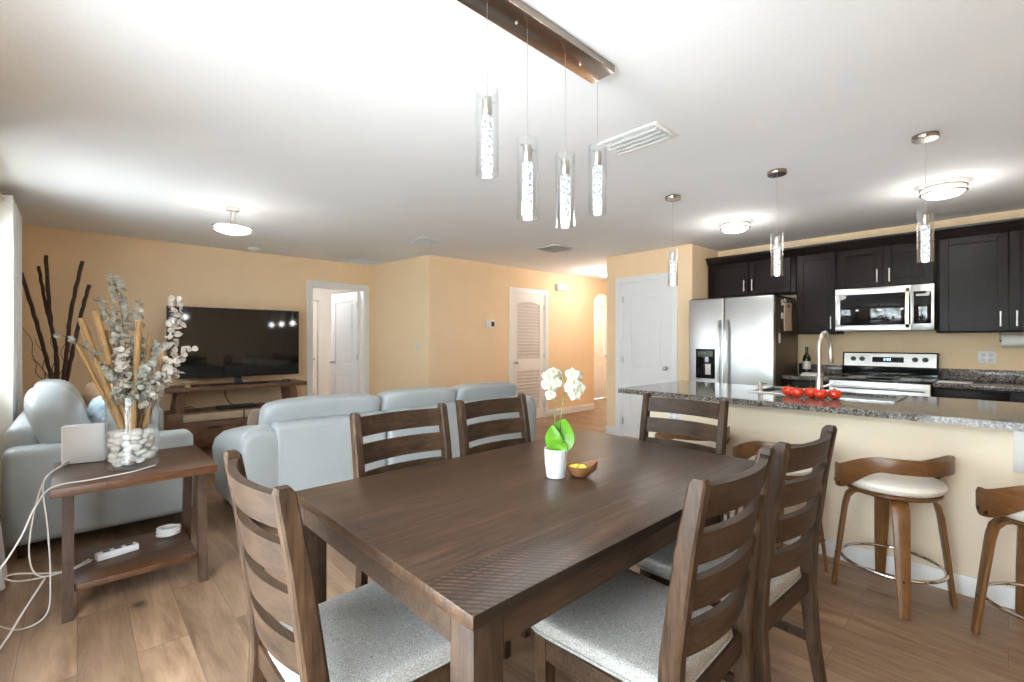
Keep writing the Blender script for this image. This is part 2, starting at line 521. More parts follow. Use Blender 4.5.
# ------------------------------------------------------------------ mesh builder
class MB:
    def __init__(s):
        s.bm = bmesh.new()

    def box(s, a, b, bev=0, seg=2, mat=None):
        lo = [min(a[i], b[i]) for i in range(3)]
        hi = [max(a[i], b[i]) for i in range(3)]
        c = Vector([(lo[i] + hi[i]) / 2 for i in range(3)])
        d = [hi[i] - lo[i] for i in range(3)]
        mm = Matrix.Translation(c) @ Matrix.Diagonal((*d, 1))
        if mat is not None:
            mm = mat @ mm
        r = bmesh.ops.create_cube(s.bm, size=1, matrix=mm)
        if bev:
            es = list({e for v in r['verts'] for e in v.link_edges})
            bmesh.ops.bevel(s.bm, geom=es, offset=min(bev, min(d) * .49), segments=seg, profile=.5, affect='EDGES')
        return s

    def obox(s, p0, p1, w, h, up=(0, 0, 1), bev=0):
        """box bar from p0 to p1, width w (sideways) and height h (along up)"""
        p0, p1 = Vector(p0), Vector(p1)
        z = (p1 - p0)
        L = z.length
        z.normalize()
        u = Vector(up)
        x = u.cross(z).normalized()
        y = z.cross(x)
        m = Matrix((x, y, z)).transposed().to_4x4()
        m.translation = (p0 + p1) / 2
        return s.box((-w / 2, -h / 2, -L / 2), (w / 2, h / 2, L / 2), bev, 2, m)

    def rings(s, rings, cap=True, closed=False):
        vs = [[s.bm.verts.new(p) for p in r] for r in rings]
        n = len(rings[0])
        pairs = list(zip(vs[:-1], vs[1:]))
        if closed:
            pairs.append((vs[-1], vs[0]))
        for r0, r1 in pairs:
            for i in range(n):
                j = (i + 1) % n
                try:
                    s.bm.faces.new((r0[i], r0[j], r1[j], r1[i]))
                except ValueError:
                    pass
        if cap and not closed:
            s.bm.faces.new(list(reversed(vs[0])))
            s.bm.faces.new(vs[-1])
        return s

    def tube(s, pts, r, n=10, closed=False, cap=True, squash=None):
        pts = [Vector(p) for p in pts]
        N = len(pts)
        rad = r if isinstance(r, (list, tuple)) else [r] * N
        rings = []
        prev = None
        for i, p in enumerate(pts):
            if closed:
                t = (pts[(i + 1) % N] - pts[i - 1])
            else:
                t = pts[min(i + 1, N - 1)] - pts[max(i - 1, 0)]
            t.normalize()
            if prev is None:
                ref = Vector((0, 0, 1)) if abs(t.z) < .9 else Vector((1, 0, 0))
                x = ref.cross(t).normalized()
            else:
                x = prev - t * prev.dot(t)
                x.normalize()
            prev = x
            y = t.cross(x)
            rings.append([p + (x * math.cos(2 * PI * k / n) + y * math.sin(2 * PI * k / n)) * rad[i] for k in range(n)])
        return s.rings(rings, cap, closed)

    def cyl(s, p0, p1, r, r1=None, n=20):
        return s.tube([p0, p1], [r, r if r1 is None else r1], n)

    def strip(s, pts, w, t, wdir=None, bev=0):
        """flat bent strip through pts; w = list/num width along wdir(i), t thickness"""
        pts = [Vector(p) for p in pts]
        N = len(pts)
        ws = w if isinstance(w, (list, tuple)) else [w] * N
        rings = []
        for i, p in enumerate(pts):
            tan = (pts[min(i + 1, N - 1)] - pts[max(i - 1, 0)]).normalized()
            wd = Vector(wdir[i] if isinstance(wdir, list) else wdir)
            wd = (wd - tan * wd.dot(tan)).normalized()
            nn = tan.cross(wd)
            a = wd * ws[i] / 2
            b = nn * t / 2
            q = .82
            rings.append([p + a + b * q, p + a * .94 + b, p - a * .94 + b, p - a + b * q,
                          p - a - b * q, p - a * .94 - b, p + a * .94 - b, p + a - b * q])
        return s.rings(rings)

    def lathe(s, prof, n=32, c=(0, 0, 0), cap=True, flute=None):
        rings = []
        for r, z in prof:
            ring = []
            for k in range(n):
                a = 2 * PI * k / n
                rr = r * (1 + (flute[0] * math.cos(flute[1] * a) if flute else 0))
                ring.append(Vector((c[0] + rr * math.cos(a), c[1] + rr * math.sin(a), c[2] + z)))
            rings.append(ring)
        return s.rings(rings, cap)

    def prism(s, pts, vec):
        pts = [Vector(p) for p in pts]
        v = Vector(vec)
        return s.rings([pts, [p + v for p in pts]])

    def puff(s, c, size, e=6, cuts=7, mat=None, pinch=0, warp=None):
        """rounded soft block"""
        n = cuts + 1
        cache = {}

        def vert(ijk):
            if ijk not in cache:
                cache[ijk] = s.bm.verts.new([-1 + 2 * q / n for q in ijk])
            return cache[ijk]
        for ax in range(3):
            for side in (0, n):
                for i in range(n):
                    for j in range(n):
                        f = []
                        for di, dj in ((0, 0), (1, 0), (1, 1), (0, 1)):
                            q = [0, 0, 0]
                            q[ax] = side
                            q[(ax + 1) % 3] = i + di
                            q[(ax + 2) % 3] = j + dj
                            f.append(vert(tuple(q)))
                        s.bm.faces.new(f if side else f[::-1])
        allv = list(cache.values())
        c = Vector(c)
        for v in allv:
            p = v.co
            k = (abs(p.x) ** e + abs(p.y) ** e + abs(p.z) ** e) ** (1 / e)
            q = p / k
            if pinch:
                # thin towards the edges of the x-z face like a stuffed pillow
                f = 1 - pinch * (max(abs(q.x), abs(q.z)) ** 3)
                q = Vector((q.x, q.y * f, q.z))
            q = Vector((q.x * size[0] / 2, q.y * size[1] / 2, q.z * size[2] / 2))
            if warp:
                q = warp(q)
            if mat is not None:
                q = mat @ q
            v.co = q + c
        return s

    def ball(s, c, r, n=12, sx=1, sy=1, sz=1):
        prof = []
        m = max(4, n // 2)
        rings = []
        for i in range(1, m):
            a = PI * i / m
            rings.append([Vector((c[0] + sx * r * math.sin(a) * math.cos(2 * PI * k / n),
                                  c[1] + sy * r * math.sin(a) * math.sin(2 * PI * k / n),
                                  c[2] - sz * r * math.cos(a))) for k in range(n)])
        return s.rings(rings)

    def build(s, name, mat, parent=None, loc=None, smooth=True, ang=40, **props):
        bmesh.ops.recalc_face_normals(s.bm, faces=s.bm.faces)
        me = bpy.data.meshes.new(name)
        s.bm.to_mesh(me)
        s.bm.free()
        if smooth:
            me.polygons.foreach_set('use_smooth', [True] * len(me.polygons))
            me.set_sharp_from_angle(angle=R(ang))
        me.materials.append(M[mat] if isinstance(mat, str) else mat)
        o = bpy.data.objects.new(name, me)
        COL.objects.link(o)
        if parent is not None:
            o.parent = parent
        if loc is not None:
            o.location = loc
        for k, v in props.items():
            o[k] = v
        return o


def thing(name, label, cat, loc=(0, 0, 0), rz=0, group=None):
    o = bpy.data.objects.new(name, None)
    o.empty_display_size = .1
    COL.objects.link(o)
    o.location = loc
    o.rotation_euler = (0, 0, rz)
    o['label'] = label
    o['category'] = cat
    if group:
        o['group'] = group
    return o


def tag(o, label, cat, group=None):
    o['label'] = label
    o['category'] = cat
    if group:
        o['group'] = group
    return o


def struct(name, mb, mat, parent=None, **kw):
    o = mb.build(name, mat, parent, **kw)
    if parent is None:
        o['kind'] = 'structure'
    return o


def dup(root, loc, rz, label, group=None):
    r = root.copy()
    COL.objects.link(r)
    r.location = loc
    r.rotation_euler = (0, 0, rz)
    r['label'] = label
    if group:
        r['group'] = group
    for ch in list(root.children):
        c = ch.copy()
        COL.objects.link(c)
        c.parent = r
        for g in ch.children:
            d = g.copy()
            COL.objects.link(d)
            d.parent = c
    return r


def rbox(name, a, b, mat, parent=None, bev=.004, seg=2, **kw):
    return MB().box(a, b, bev, seg).build(name, mat, parent, **kw)


def wall_y(name, x0, x1, y, th, holes, mat, H=2.44):
    """wall in the plane y (thickness th away), holes = (xa, xb, za, zb)"""
    mb = MB()
    x = x0
    for xa, xb, za, zb in sorted(holes):
        if xa > x:
            mb.box((x, y, 0), (xa, y + th, H))
        if za > 0:
            mb.box((xa, y, 0), (xb, y + th, za))
        if zb < H:
            mb.box((xa, y, zb), (xb, y + th, H))
        x = xb
    if x < x1:
        mb.box((x, y, 0), (x1, y + th, H))
    return struct(name, mb, mat, smooth=False)


def wall_x(name, y0, y1, x, th, holes, mat, H=2.44):
    mb = MB()
    y = y0
    for ya, yb, za, zb in sorted(holes):
        if ya > y:
            mb.box((x, y, 0), (x + th, ya, H))
        if za > 0:
            mb.box((x, ya, 0), (x + th, yb, za))
        if zb < H:
            mb.box((x, ya, zb), (x + th, yb, H))
        y = yb
    if y < y1:
        mb.box((x, y, 0), (x + th, y1, H))
    return struct(name, mb, mat, smooth=False)


def spline(pts, n=10):
    P = [Vector(p) for p in pts]
    P = [P[0]] + P + [P[-1]]
    out = []
    for i in range(1, len(P) - 2):
        for k in range(n):
            u = k / n
            a, b, c, d = P[i - 1], P[i], P[i + 1], P[i + 2]
            out.append(.5 * ((2 * b) + (c - a) * u + (2 * a - 5 * b + 4 * c - d) * u * u + (3 * b - a - 3 * c + d) * u ** 3))
    out.append(P[-2])
    return out



# ------------------------------------------------------------------ room shell
struct('floor', MB().box((-.7, -2.1, -.08), (10, 11.2, 0)), 'floor', smooth=False)
struct('ceiling', MB().box((-.7, -2.1, 2.44), (10, 11.2, 2.52)), 'ceiling', smooth=False)

wall_x('wall_window', -2.0, 6.84, -.5, -.12, [(-.3, 2.2, 0, 2.1), (4.0, 5.1, 1.0, 2.1)], 'wall')
wall_y('wall_back', -.5, 6.2, -1.9, -.12, [], 'wall')
wall_y('wall_television', -.5, 3.4, 6.72, .12, [(2.42, 3.20, 0, 2.06)], 'wall')
# short return between the television wall and the hall wall
struct('wall_return', MB().prism([(3.45, 5.32, 0), (3.33, 6.72, 0), (3.45, 6.84, 0), (3.57, 5.44, 0)], (0, 0, 2.44)), 'wall', smooth=False)


def hall_wall():
    # hall wall with an arched opening
    y0, y1 = 5.32, 5.44
    mb = MB()
    mb.box((3.45, y0, 0), (4.985, y1, 2.44))
    mb.box((4.985, y0, 2.05), (5.735, y1, 2.44))
    mb.box((5.735, y0, 0), (7.085, y1, 2.44))
    mb.box((7.885, y0, 0), (9.2, y1, 2.44))
    arc = [(7.085 + .4 - .4 * math.cos(PI * k / 16), 2.0 + .2 * math.sin(PI * k / 16)) for k in range(17)]
    for (xa, za), (xb, zb) in zip(arc[:-1], arc[1:]):
        mb.prism([(xa, y0, za), (xb, y0, zb), (xb, y0, 2.44), (xa, y0, 2.44)], (0, .12, 0))
    return struct('wall_hall', mb, 'wall', smooth=False)


hall_wall()
wall_x('wall_kitchen', -2.0, 2.69, 6.07, .12, [], 'wall')
wall_y('wall_fridge_side', 5.47, 6.07, 2.575, .12, [], 'wall')
wall_x('wall_pantry', 2.575, 3.80, 5.35, .12, [(2.83, 3.57, 0, 2.055)], 'wall')
wall_y('wall_hall_side', 5.47, 9.2, 3.80, -.12, [], 'wall')
wall_x('wall_hall_end', 3.68, 5.44, 9.2, .12, [], 'wall')
# bedroom beyond the open door, and the entry beyond the arch
wall_y('wall_bedroom_far', 1.4, 5.2, 9.1, .12, [(2.6, 3.40, 0, 2.06)], 'pale_wall')
wall_x('wall_bedroom_left', 6.84, 9.2, 1.4, -.12, [], 'pale_wall')
wall_x('wall_bedroom_right', 6.84, 9.2, 4.7, .12, [], 'pale_wall')
wall_y('wall_closet', 2.4, 5.2, 10.6, .12, [], 'louver')
wall_y('wall_entry_far', 6.6, 9.3, 6.2, .12, [(7.85, 8.80, 0, 2.07)], 'pale_wall')
wall_x('wall_entry_left', 5.44, 6.2, 6.7, -.12, [], 'wall')
wall_x('wall_entry_right', 5.44, 6.2, 9.2, .12, [], 'wall')


def base_line(name, pts, mat='white_trim'):
    """baseboard along 2-d points, standing proud on the left of the path"""
    mb = MB()
    for p, q in zip(pts[:-1], pts[1:]):
        a, b = Vector((*p, 0)), Vector((*q, 0))
        t = (b - a).normalized()
        nrm = Vector((-t.y, t.x, 0))
        prof = [(0, .002), (.016, .002), (.016, .085), (.010, .10), (.006, .112), (0, .115)]
        r0 = [a - t * 0 + nrm * u + Vector((0, 0, w)) for u, w in prof]
        r1 = [b + t * 0 + nrm * u + Vector((0, 0, w)) for u, w in prof]
        mb.rings([r0, r1])
    return struct(name, mb, mat, smooth=False)


base_line('baseboard_hall', [(4.905, 5.3195), (3.45, 5.3195)])
base_line('baseboard_hall_far', [(7.085, 5.3195), (5.815, 5.3195)])
base_line('baseboard_return', [(3.4495, 5.32), (3.3295, 6.72)])
base_line('baseboard_television', [(2.34, 6.7195), (-.5, 6.7195)])
base_line('baseboard_pantry_corner', [(5.3495, 3.80), (5.3495, 3.65)])
base_line('baseboard_pantry', [(5.3495, 2.75), (5.3495, 2.575)])
base_line('baseboard_hall_side', [(9.2, 3.8005), (5.35, 3.8005)][::-1])


def casing_y(name, x0, x1, zt, y, w=.075, d=.018, sgn=-1):
    mb = MB()
    ya, yb = y, y + sgn * d
    mb.box((x0 - w, ya, 0), (x0, yb, zt + w), .004)
    mb.box((x1, ya, 0), (x1 + w, yb, zt + w), .004)
    mb.box((x0, ya, zt), (x1, yb, zt + w), .004)
    # jamb lining
    mb.box((x0 - .002, ya, 0), (x0 + .014, y - sgn * .12, zt))
    mb.box((x1 - .014, ya, 0), (x1 + .002, y - sgn * .12, zt))
    mb.box((x0, ya, zt - .014), (x1, y - sgn * .12, zt + .002))
    return struct(name, mb, 'white_trim', smooth=False)


casing_y('trim_bedroom_door', 2.42, 3.20, 2.06, 6.7195)
casing_y('trim_louver_door', 4.985, 5.735, 2.05, 5.3195)


def casing_x(name, y0, y1, zt, x, w=.075, d=.018):
    mb = MB()
    mb.box((x, y0 - w, 0), (x - d, y0, zt + w), .004)
    mb.box((x, y1, 0), (x - d, y1 + w, zt + w), .004)
    mb.box((x, y0, zt), (x - d, y1, zt + w), .004)
    mb.box((x, y0 - .002, 0), (x + .12, y0 + .014, zt))
    mb.box((x, y1 - .014, 0), (x + .12, y1 + .002, zt))
    mb.box((x, y0, zt - .014), (x + .12, y1, zt + .002))
    return struct(name, mb, 'white_trim', smooth=False)


casing_x('trim_pantry_door', 2.83, 3.57, 2.055, 5.3495)


def knob_mb(loc, axis):
    a = Vector(axis)
    p = Vector(loc)
    mb = MB()
    mb.cyl(p, p + a * .008, .028)
    mb.cyl(p + a * .008, p + a * .035, .010)
    c = p + a * .052
    mb.ball(c, .026, 14, 1 if abs(a.x) < .5 else .8, 1 if abs(a.y) < .5 else .8, 1)
    return mb


def panel_door(name, w, h=2.03, t=.035, mat='white_door', knob_side=1, arched=True, back=True):
    """two-panel door, local: x 0..w, y -t..0 (front face at y=-t), z 0..h"""
    mb = MB()
    st = .115
    mid = .82
    zs = [(.24, mid - .09), (mid + .09, h - .14)]
    mb.box((0, -t, 0), (st, 0, h), .002)
    mb.box((w - st, -t, 0), (w, 0, h), .002)
    mb.box((st, -t, 0), (w - st, 0, zs[0][0]))
    mb.box((st, -t, zs[0][1]), (w - st, 0, zs[1][0]))
    mb.box((st, -t, zs[1][1]), (w - st, 0, h))
    for za, zb in zs:
        mb.box((st, -t * .62, za), (w - st, -t * .38, zb))
        # raised field
        for yy, sg in ((-t * .62, -1), (-t * .38, 1)):
            mb.box((st + .035, yy, za + .035), (w - st - .035, yy + sg * .010, zb - .035), .007, 1)
    o = struct(name, mb, mat, smooth=False)
    kx = .07 if knob_side < 0 else w - .07
    knob_mb((kx, -t, .93), (0, -1, 0)).build('knob', 'nickel', o)
    if back:
        knob_mb((kx, 0, .93), (0, 1, 0)).build('knob', 'nickel', o)
    hx = w if knob_side < 0 else 0
    for z in (.2, 1.02, 1.83):
        m2 = MB()
        m2.cyl((hx, -t - .006, z - .045), (hx, -t - .006, z + .045), .008, n=10)
        m2.box((hx - .018, -t - .003, z - .045), (hx + .018, -t, z + .045))
        m2.build('hinge', 'nickel', o)
    return o


# pantry door: front faces -X. local x -> world -Y
d1 = panel_door('door_1', .705, 2.035, knob_side=1, back=False)
d1.location = (5.40, 3.553, .006)
d1.rotation_euler = (0, 0, R(-90))
# open bedroom door, hinged on the right jamb and swung into the bedroom
d2 = panel_door('door_2', .74, 2.03, knob_side=-1)
d2.location = (3.082, 7.60, .008)
d2.rotation_euler = (0, 0, R(-82))
# closet door seen through the bedroom
d3 = panel_door('door_3', .745, 2.03, mat='louver', knob_side=1, back=False)
d3.location = (2.63, 9.16, .008)
# entry door seen through the arch
d4 = panel_door('door_4', .90, 2.04, mat='white_door', knob_side=1, back=False)
d4.location = (7.87, 6.26, .008)
casing_y('trim_entry_door', 7.85, 8.80, 2.06, 6.1995)


def louver_door():
    w, h, t = .72, 2.03, .035
    mb = MB()
    st = .10
    zs = [(.16, .80), (.98, 1.86)]
    mb.box((0, -t, 0), (st, 0, h), .002)
    mb.box((w - st, -t, 0), (w, 0, h), .002)
    mb.box((st, -t, 0), (w - st, 0, zs[0][0]))
    mb.box((st, -t, zs[0][1]), (w - st, 0, zs[1][0]))
    # top rail with a shallow arch
    n = 12
    for k in range(n):
        xa = st + (w - 2 * st) * k / n
        xb = st + (w - 2 * st) * (k + 1) / n
        fa = math.sin(PI * k / n) * .045
        fb = math.sin(PI * (k + 1) / n) * .045
        mb.prism([(xa, -t, zs[1][1] + fa), (xb, -t, zs[1][1] + fb), (xb, -t, h), (xa, -t, h)], (0, t, 0))
    mb.box((st, -.006, zs[0][0]), (w - st, -.002, zs[1][1] + .05))
    for za, zb in ((zs[0][0], zs[0][1]), (zs[1][0], zs[1][1] + .04)):
        k = int((zb - za) / .05)
        for i in range(k):
            z = za + (zb - za) * (i + .5) / k
            mb.obox((st, -t * .55, z), (w - st, -t * .55, z), .006, .052, up=(0, -.62, .78))
    o = struct('door_5', mb, 'louver', smooth=False)
    knob_mb((.06, -t, .93), (0, -1, 0)).build('knob', 'nickel', o)
    for z in (.2, 1.02, 1.83):
        m2 = MB()
        m2.cyl((w, -t - .006, z - .045), (w, -t - .006, z + .045), .008, n=10)
        m2.build('hinge', 'nickel', o)
    o.location = (5.0, 5.365, .008)
    return o


louver_door()


def window(name, axis, a0, a1, z0, z1, p, th, mull):
    """framed window in a wall opening"""
    fr = MB()
    fw = .05

    def bx(u0, u1, za, zb, d0, d1):
        if axis == 'x':
            fr.box((p + d0, u0, za), (p + d1, u1, zb), .003)
        else:
            fr.box((u0, p + d0, za), (u1, p + d1, zb), .003)
    d0, d1 = -.08, -.03
    bx(a0, a0 + fw, z0, z1, d0, d1)
    bx(a1 - fw, a1, z0, z1, d0, d1)
    bx(a0, a1, z0, z0 + fw, d0, d1)
    bx(a0, a1, z1 - fw, z1, d0, d1)
    for u in mull:
        bx(u - .03, u + .03, z0, z1, d0, d1)
    o = struct(name, fr, 'white_trim', smooth=False)
    g = MB()
    if axis == 'x':
        g.box((p - .058, a0 + fw, z0 + fw), (p - .052, a1 - fw, z1 - fw))
    else:
        g.box((a0 + fw, p - .058, z0 + fw), (a1 - fw, p - .052, z1 - fw))
    g.build('window_glass', 'pane', o, smooth=False)
    return o


window('window_1', 'x', -.3, 2.2, 0, 2.1, -.5, .12, [.95])
window('window_2', 'x', 4.0, 5.1, 1.0, 2.1, -.5, .12, [4.55])

# outside: bounce-light ground, and trees reflected in the microwave and the oven
struct('ground_reflector', MB().box((-30, -25, -.2), (-.72, 25, -.09)), 'bounce_ground', smooth=False)  # pale unseen ground added to bounce sunlight up to the ceiling
for i, (x, y, h, lab) in enumerate(((-8.0, 2.5, 3.4, 'leafy green tree outside the sliding door'),
                                    (-10.5, -1.2, 4.2, 'taller leafy green tree outside the sliding door'))):
    t = thing('garden_tree', lab, 'tree', (x, y, -.09))
    MB().tube([(0, 0, 0), (.05, .03, h * .3), (0, 0, h * .62)], [.12, .09, .05], 10).build('trunk', 'bark', t)
    mb = MB()
    rr = random.Random(i)
    for k in range(260):
        a, b_, c_ = rr.gauss(0, .42), rr.gauss(0, .42), rr.gauss(0, .4)
        p = Vector((a * h * .36, b_ * h * .36, h * .62 + c_ * h * .36))
        s_ = rr.uniform(.12, .26)
        u = Vector((rr.gauss(0, 1), rr.gauss(0, 1), rr.gauss(0, 1))).normalized()
        v = u.cross(Vector((.3, .5, .8))).normalized()
        mb.prism([p - u * s_, p + v * s_ * .5, p + u * s_, p - v * s_ * .5], u.cross(v) * .01)
    mb.build('foliage', 'tree_leaf', t)

# ------------------------------------------------------------------ wall and ceiling fittings
t = thing('thermostat', 'small white thermostat on the tan hall wall beside the louvered door', 'thermostat', (4.52, 5.319, 1.54))
rbox('body', (-.085, 0, -.06), (.085, -.028, .06), 'white_plastic', t, .006)
rbox('screen', (.008, -.0282, -.04), (.068, -.031, .03), 'black_plastic', t, .002)
t = thing('door_chime', 'small ivory door chime box high on the wall right of the louvered door', 'chime', (6.12, 5.319, 2.205))
rbox('cover', (-.12, -.008, -.055), (.12, -.06, .055), 'ivory_plastic', t, .008)
rbox('base_plate', (-.128, 0, -.06), (.128, -.008, .06), 'grey_plastic', t, .002)


def switch(name, label, loc, rz, n=1, cat='light switch', outlet=False):
    t = thing(name, label, cat, loc, rz)
    w = .07 + .046 * (n - 1)
    rbox('cover_plate', (-w / 2, -.001, -.057), (w / 2, -.007, .057), 'white_plastic', t, .002)
    for k in range(n):
        cx = (k - (n - 1) / 2) * .046
        if outlet:
            for dz in (-.021, .021):
                m2 = MB()
                m2.lathe([(.0, 0), (.017, 0), (.016, .003), (0, .003)], 20)
                o = m2.build('socket', 'grey_plastic', t, loc=(cx, -.007, dz))
                o.rotation_euler = (R(90), 0, 0)
        else:
            rbox('rocker', (cx - .016, -.007, -.032), (cx + .016, -.011, .032), 'grey_plastic', t, .002)
    return t


switch('light_switch', 'white light switch plate on the tan wall end near the hall corner', (3.4265, 5.57, 1.197), R(-90) + math.atan2(-.12, 1.4), 1)
switch('wall_outlet', 'white outlet plate on the tan wall above the right granite counter', (6.069, .133, 1.13), R(-90), 2, 'outlet', True)
switch('wall_outlet', 'small white outlet on the cream island side under the counter end', (3.2695, 1.71, .72), R(-90), 2, 'outlet', True)


def vent(name, label, x0, y0, x1, y1, slat_axis, n, mat='white_trim'):
    cx, cy = (x0 + x1) / 2, (y0 + y1) / 2
    t = thing(name, label, 'vent', (cx, cy, 2.44))
    w, h = x1 - x0, y1 - y0
    mb = MB()
    f = .025
    mb.box((-w / 2, -h / 2, -.012), (w / 2, -h / 2 + f, -.001), .003)
    mb.box((-w / 2, h / 2 - f, -.012), (w / 2, h / 2, -.001), .003)
    mb.box((-w / 2, -h / 2 + f, -.012), (-w / 2 + f, h / 2 - f, -.001), .003)
    mb.box((w / 2 - f, -h / 2 + f, -.012), (w / 2, h / 2 - f, -.001), .003)
    mb.build('frame', mat, t)
    sl = MB()
    for k in range(n):
        if slat_axis == 'y':
            x = -w / 2 + f + (w - 2 * f) * (k + .5) / n
            sl.obox((x, -h / 2 + f, -.012), (x, h / 2 - f, -.012), .004, (w - 2 * f) / n * 1.1, up=(.75, 0, .66))
        else:
            y = -h / 2 + f + (h - 2 * f) * (k + .5) / n
            sl.obox((-w / 2 + f, y, -.012), (w / 2 - f, y, -.012), .004, (h - 2 * f) / n * 1.1, up=(0, .75, .66))
    sl.build('slat_grille', mat, t)
    rbox('backing', (-w / 2 + f, -h / 2 + f, -.003), (w / 2 - f, h / 2 - f, -.001), 'grey_plastic', t, 0)
    return t


vent('ceiling_vent', 'large white slatted ceiling vent beside the four light pendant bar', 2.225, 1.265, 2.465, 1.645, 'y', 4)
vent('ceiling_vent', 'small ceiling vent between the pendant bar and the return wall corner', 2.80, 4.44, 3.10, 4.78, 'y', 6)
vent('ceiling_vent', 'small grey ceiling vent in front of the louvered door', 4.17, 3.70, 4.51, 4.04, 'x', 6, 'grey_plastic')
vent('ceiling_vent', 'faint white ceiling vent close to the bedroom door corner', 2.72, 6.12, 3.22, 6.50, 'x', 7, 'white_trim')
t = thing('smoke_detector', 'small round white smoke detector on the ceiling by the television wall', 'smoke detector', (1.60, 6.42, 2.44))
MB().lathe([(.07, -.001), (.07, -.022), (.055, -.036), (.02, -.038)], 24).build('cover', 'white_plastic', t)


# ------------------------------------------------------------------ lamps
def flush_light(label, x, y, r=.125, mat='lamp_diffuser', power=14, group=None, color=(1, .97, .93)):
    t = thing('ceiling_light', label, 'ceiling light', (x, y, 2.44), 0, group)
    MB().lathe([(r * .9, -.001), (r * .9, -.02), (r * .2, -.02)], 40).build('base_plate', 'white_plastic', t)
    MB().lathe([(r * .97, -.022), (r * .985, -.05), (r * .93, -.072), (r * .75, -.09), (r * .4, -.1), (.01, -.102)], 40).build('diffuser', mat, t)
    for z in (-.028, -.064):
        ring = MB()
        pts = [(r * 1.03 * math.cos(2 * PI * k / 40), r * 1.03 * math.sin(2 * PI * k / 40), z) for k in range(40)]
        ring.tube(pts, .0075, 8, closed=True)
        ring.build('ring', 'nickel', t)
    bulb((0, 0, -.24), power, color, parent=t, size=.12)
    return t


flush_light('round flush ceiling light nearest the range cabinets, above the right pendant', 4.68, .33, power=4.5)
flush_light('round flush ceiling light over the kitchen aisle in front of the fridge', 4.68, 1.82, power=4.5)
flush_light('small bright ceiling light down the hall by the pantry corner', 6.35, 4.52, .13, 'hall_diffuser', 13)

t = thing('ceiling_light', 'round semi flush ceiling light hanging on a stem near the television', 'ceiling light', (.99, 4.62, 2.44))
MB().lathe([(.055, -.001), (.055, -.022), (.05, -.026), (.01, -.026)], 28).build('canopy', 'nickel', t)
for dx in (-.012, .012):
    MB().cyl((dx, -dx, -.026), (dx, -dx, -.17), .006, n=10).build('stem', 'nickel', t)
MB().lathe([(.02, -.155), (.13, -.165), (.143, -.185), (.13, -.205), (.08, -.222), (.01, -.226)], 40).build('diffuser', 'lamp_diffuser', t)
for z in (-.172, -.197):
    MB().tube([(.147 * math.cos(2 * PI * k / 40), .147 * math.sin(2 * PI * k / 40), z) for k in range(40)], .006, 8, closed=True).build('ring', 'nickel', t)
bulb((0, 0, -.42), 3, parent=t, size=.12)


def pendant_parts(t, x, y, ztop, zbot, zceil, r=.038):
    MB().cyl((x, y, zceil), (x, y, ztop - .03), .0012, n=6).build('cord', 'nickel', t)
    g = MB()
    n = 36
    ring = lambda rr, z: [Vector((x + rr * math.cos(2 * PI * k / n), y + rr * math.sin(2 * PI * k / n), z)) for k in range(n)]
    g.rings([ring(r - .003, zbot), ring(r, zbot), ring(r, ztop), ring(r - .003, ztop)], cap=False, closed=True)
    gl = g.build('glass_shade', 'glass', t)
    sk = MB()
    sk.lathe([(.004, -.022), (.0165, -.024), (.0175, -.078), (.013, -.0835)], 20, (x, y, ztop))
    sk.cyl((x - r + .003, y, ztop - .03), (x + r - .003, y, ztop - .03), .0025, n=8)
    sk.build('socket', 'nickel', t)
    bulb((x, y, zbot - .05), 2.0, (.97, .98, 1), .05, parent=t)
    MB().lathe([(.013, ztop - .084), (.020, ztop - .088), (.020, zbot + .03), (.012, zbot + .02)], 20, (x, y, 0)).build('crystal_rod', 'crystal', t)
    en = MB()
    en.lathe([(.006, zbot + .002), (.013, zbot + .006), (.017, zbot + .019), (.006, zbot + .0195)], 20, (x, y, 0))
    en.build('lit_tip', 'lamp_end', t)


t = thing('linear_pendant_light', 'long brushed nickel ceiling bar with four lit glass cylinder pendants above the dining table', 'pendant light', (1.305, 1.19, 2.44))
rbox('canopy', (-.40, -.06, -.032), (.345, .06, -.0005), 'canopy_nickel', t, .003)
for dx in (-.17, .19):
    MB().ball((dx, 0, -.034), .006, 10).build('screw', 'nickel', t)
for dx, za, zb in ((-.305, -.325, -.605), (-.115, -.43, -.715), (.095, -.425, -.71), (.305, -.335, -.62)):
    pendant_parts(t, dx, 0, za, zb, -.032)

for y, lab in ((.32, 'single glass cylinder pendant hanging nearest the range end of the island'),
               (1.08, 'single glass cylinder pendant hanging over the island sink'),
               (1.84, 'single glass cylinder pendant hanging over the island end by the pantry door')):
    t = thing('mini_pendant_light', lab, 'pendant light', (3.49, y, 2.44), 0, 'mini pendants over the island')
    MB().lathe([(.06, -.0005), (.06, -.022), (.057, -.026), (.004, -.026)], 32).build('canopy', 'canopy_nickel', t)
    pendant_parts(t, 0, 0, -.425, -.715, -.026)


# ------------------------------------------------------------------ dining table
t = thing('dining_table', 'long dark brown plank dining table in the foreground', 'dining table', (1.35, 1.19, 0))
MB().box((-.805, -.5, .728), (.805, .5, .76), .004).build('tabletop', 'table_top', t)
ap = MB()
ap.box((-.72, -.492, .668), (.72, -.462, .728))
ap.box((-.72, .462, .668), (.72, .492, .728))
ap.box((-.797, -.415, .668), (-.767, .415, .728))
ap.box((.767, -.415, .668), (.797, .415, .728))
ap.build('apron', 'table_wood', t, smooth=False)
for sx in (-1, 1):
    for sy in (-1, 1):
        MB().box((sx * .799, sy * .494, 0), (sx * .721, sy * .416, .7278), .004).build('leg', 'table_leg_wood', t)


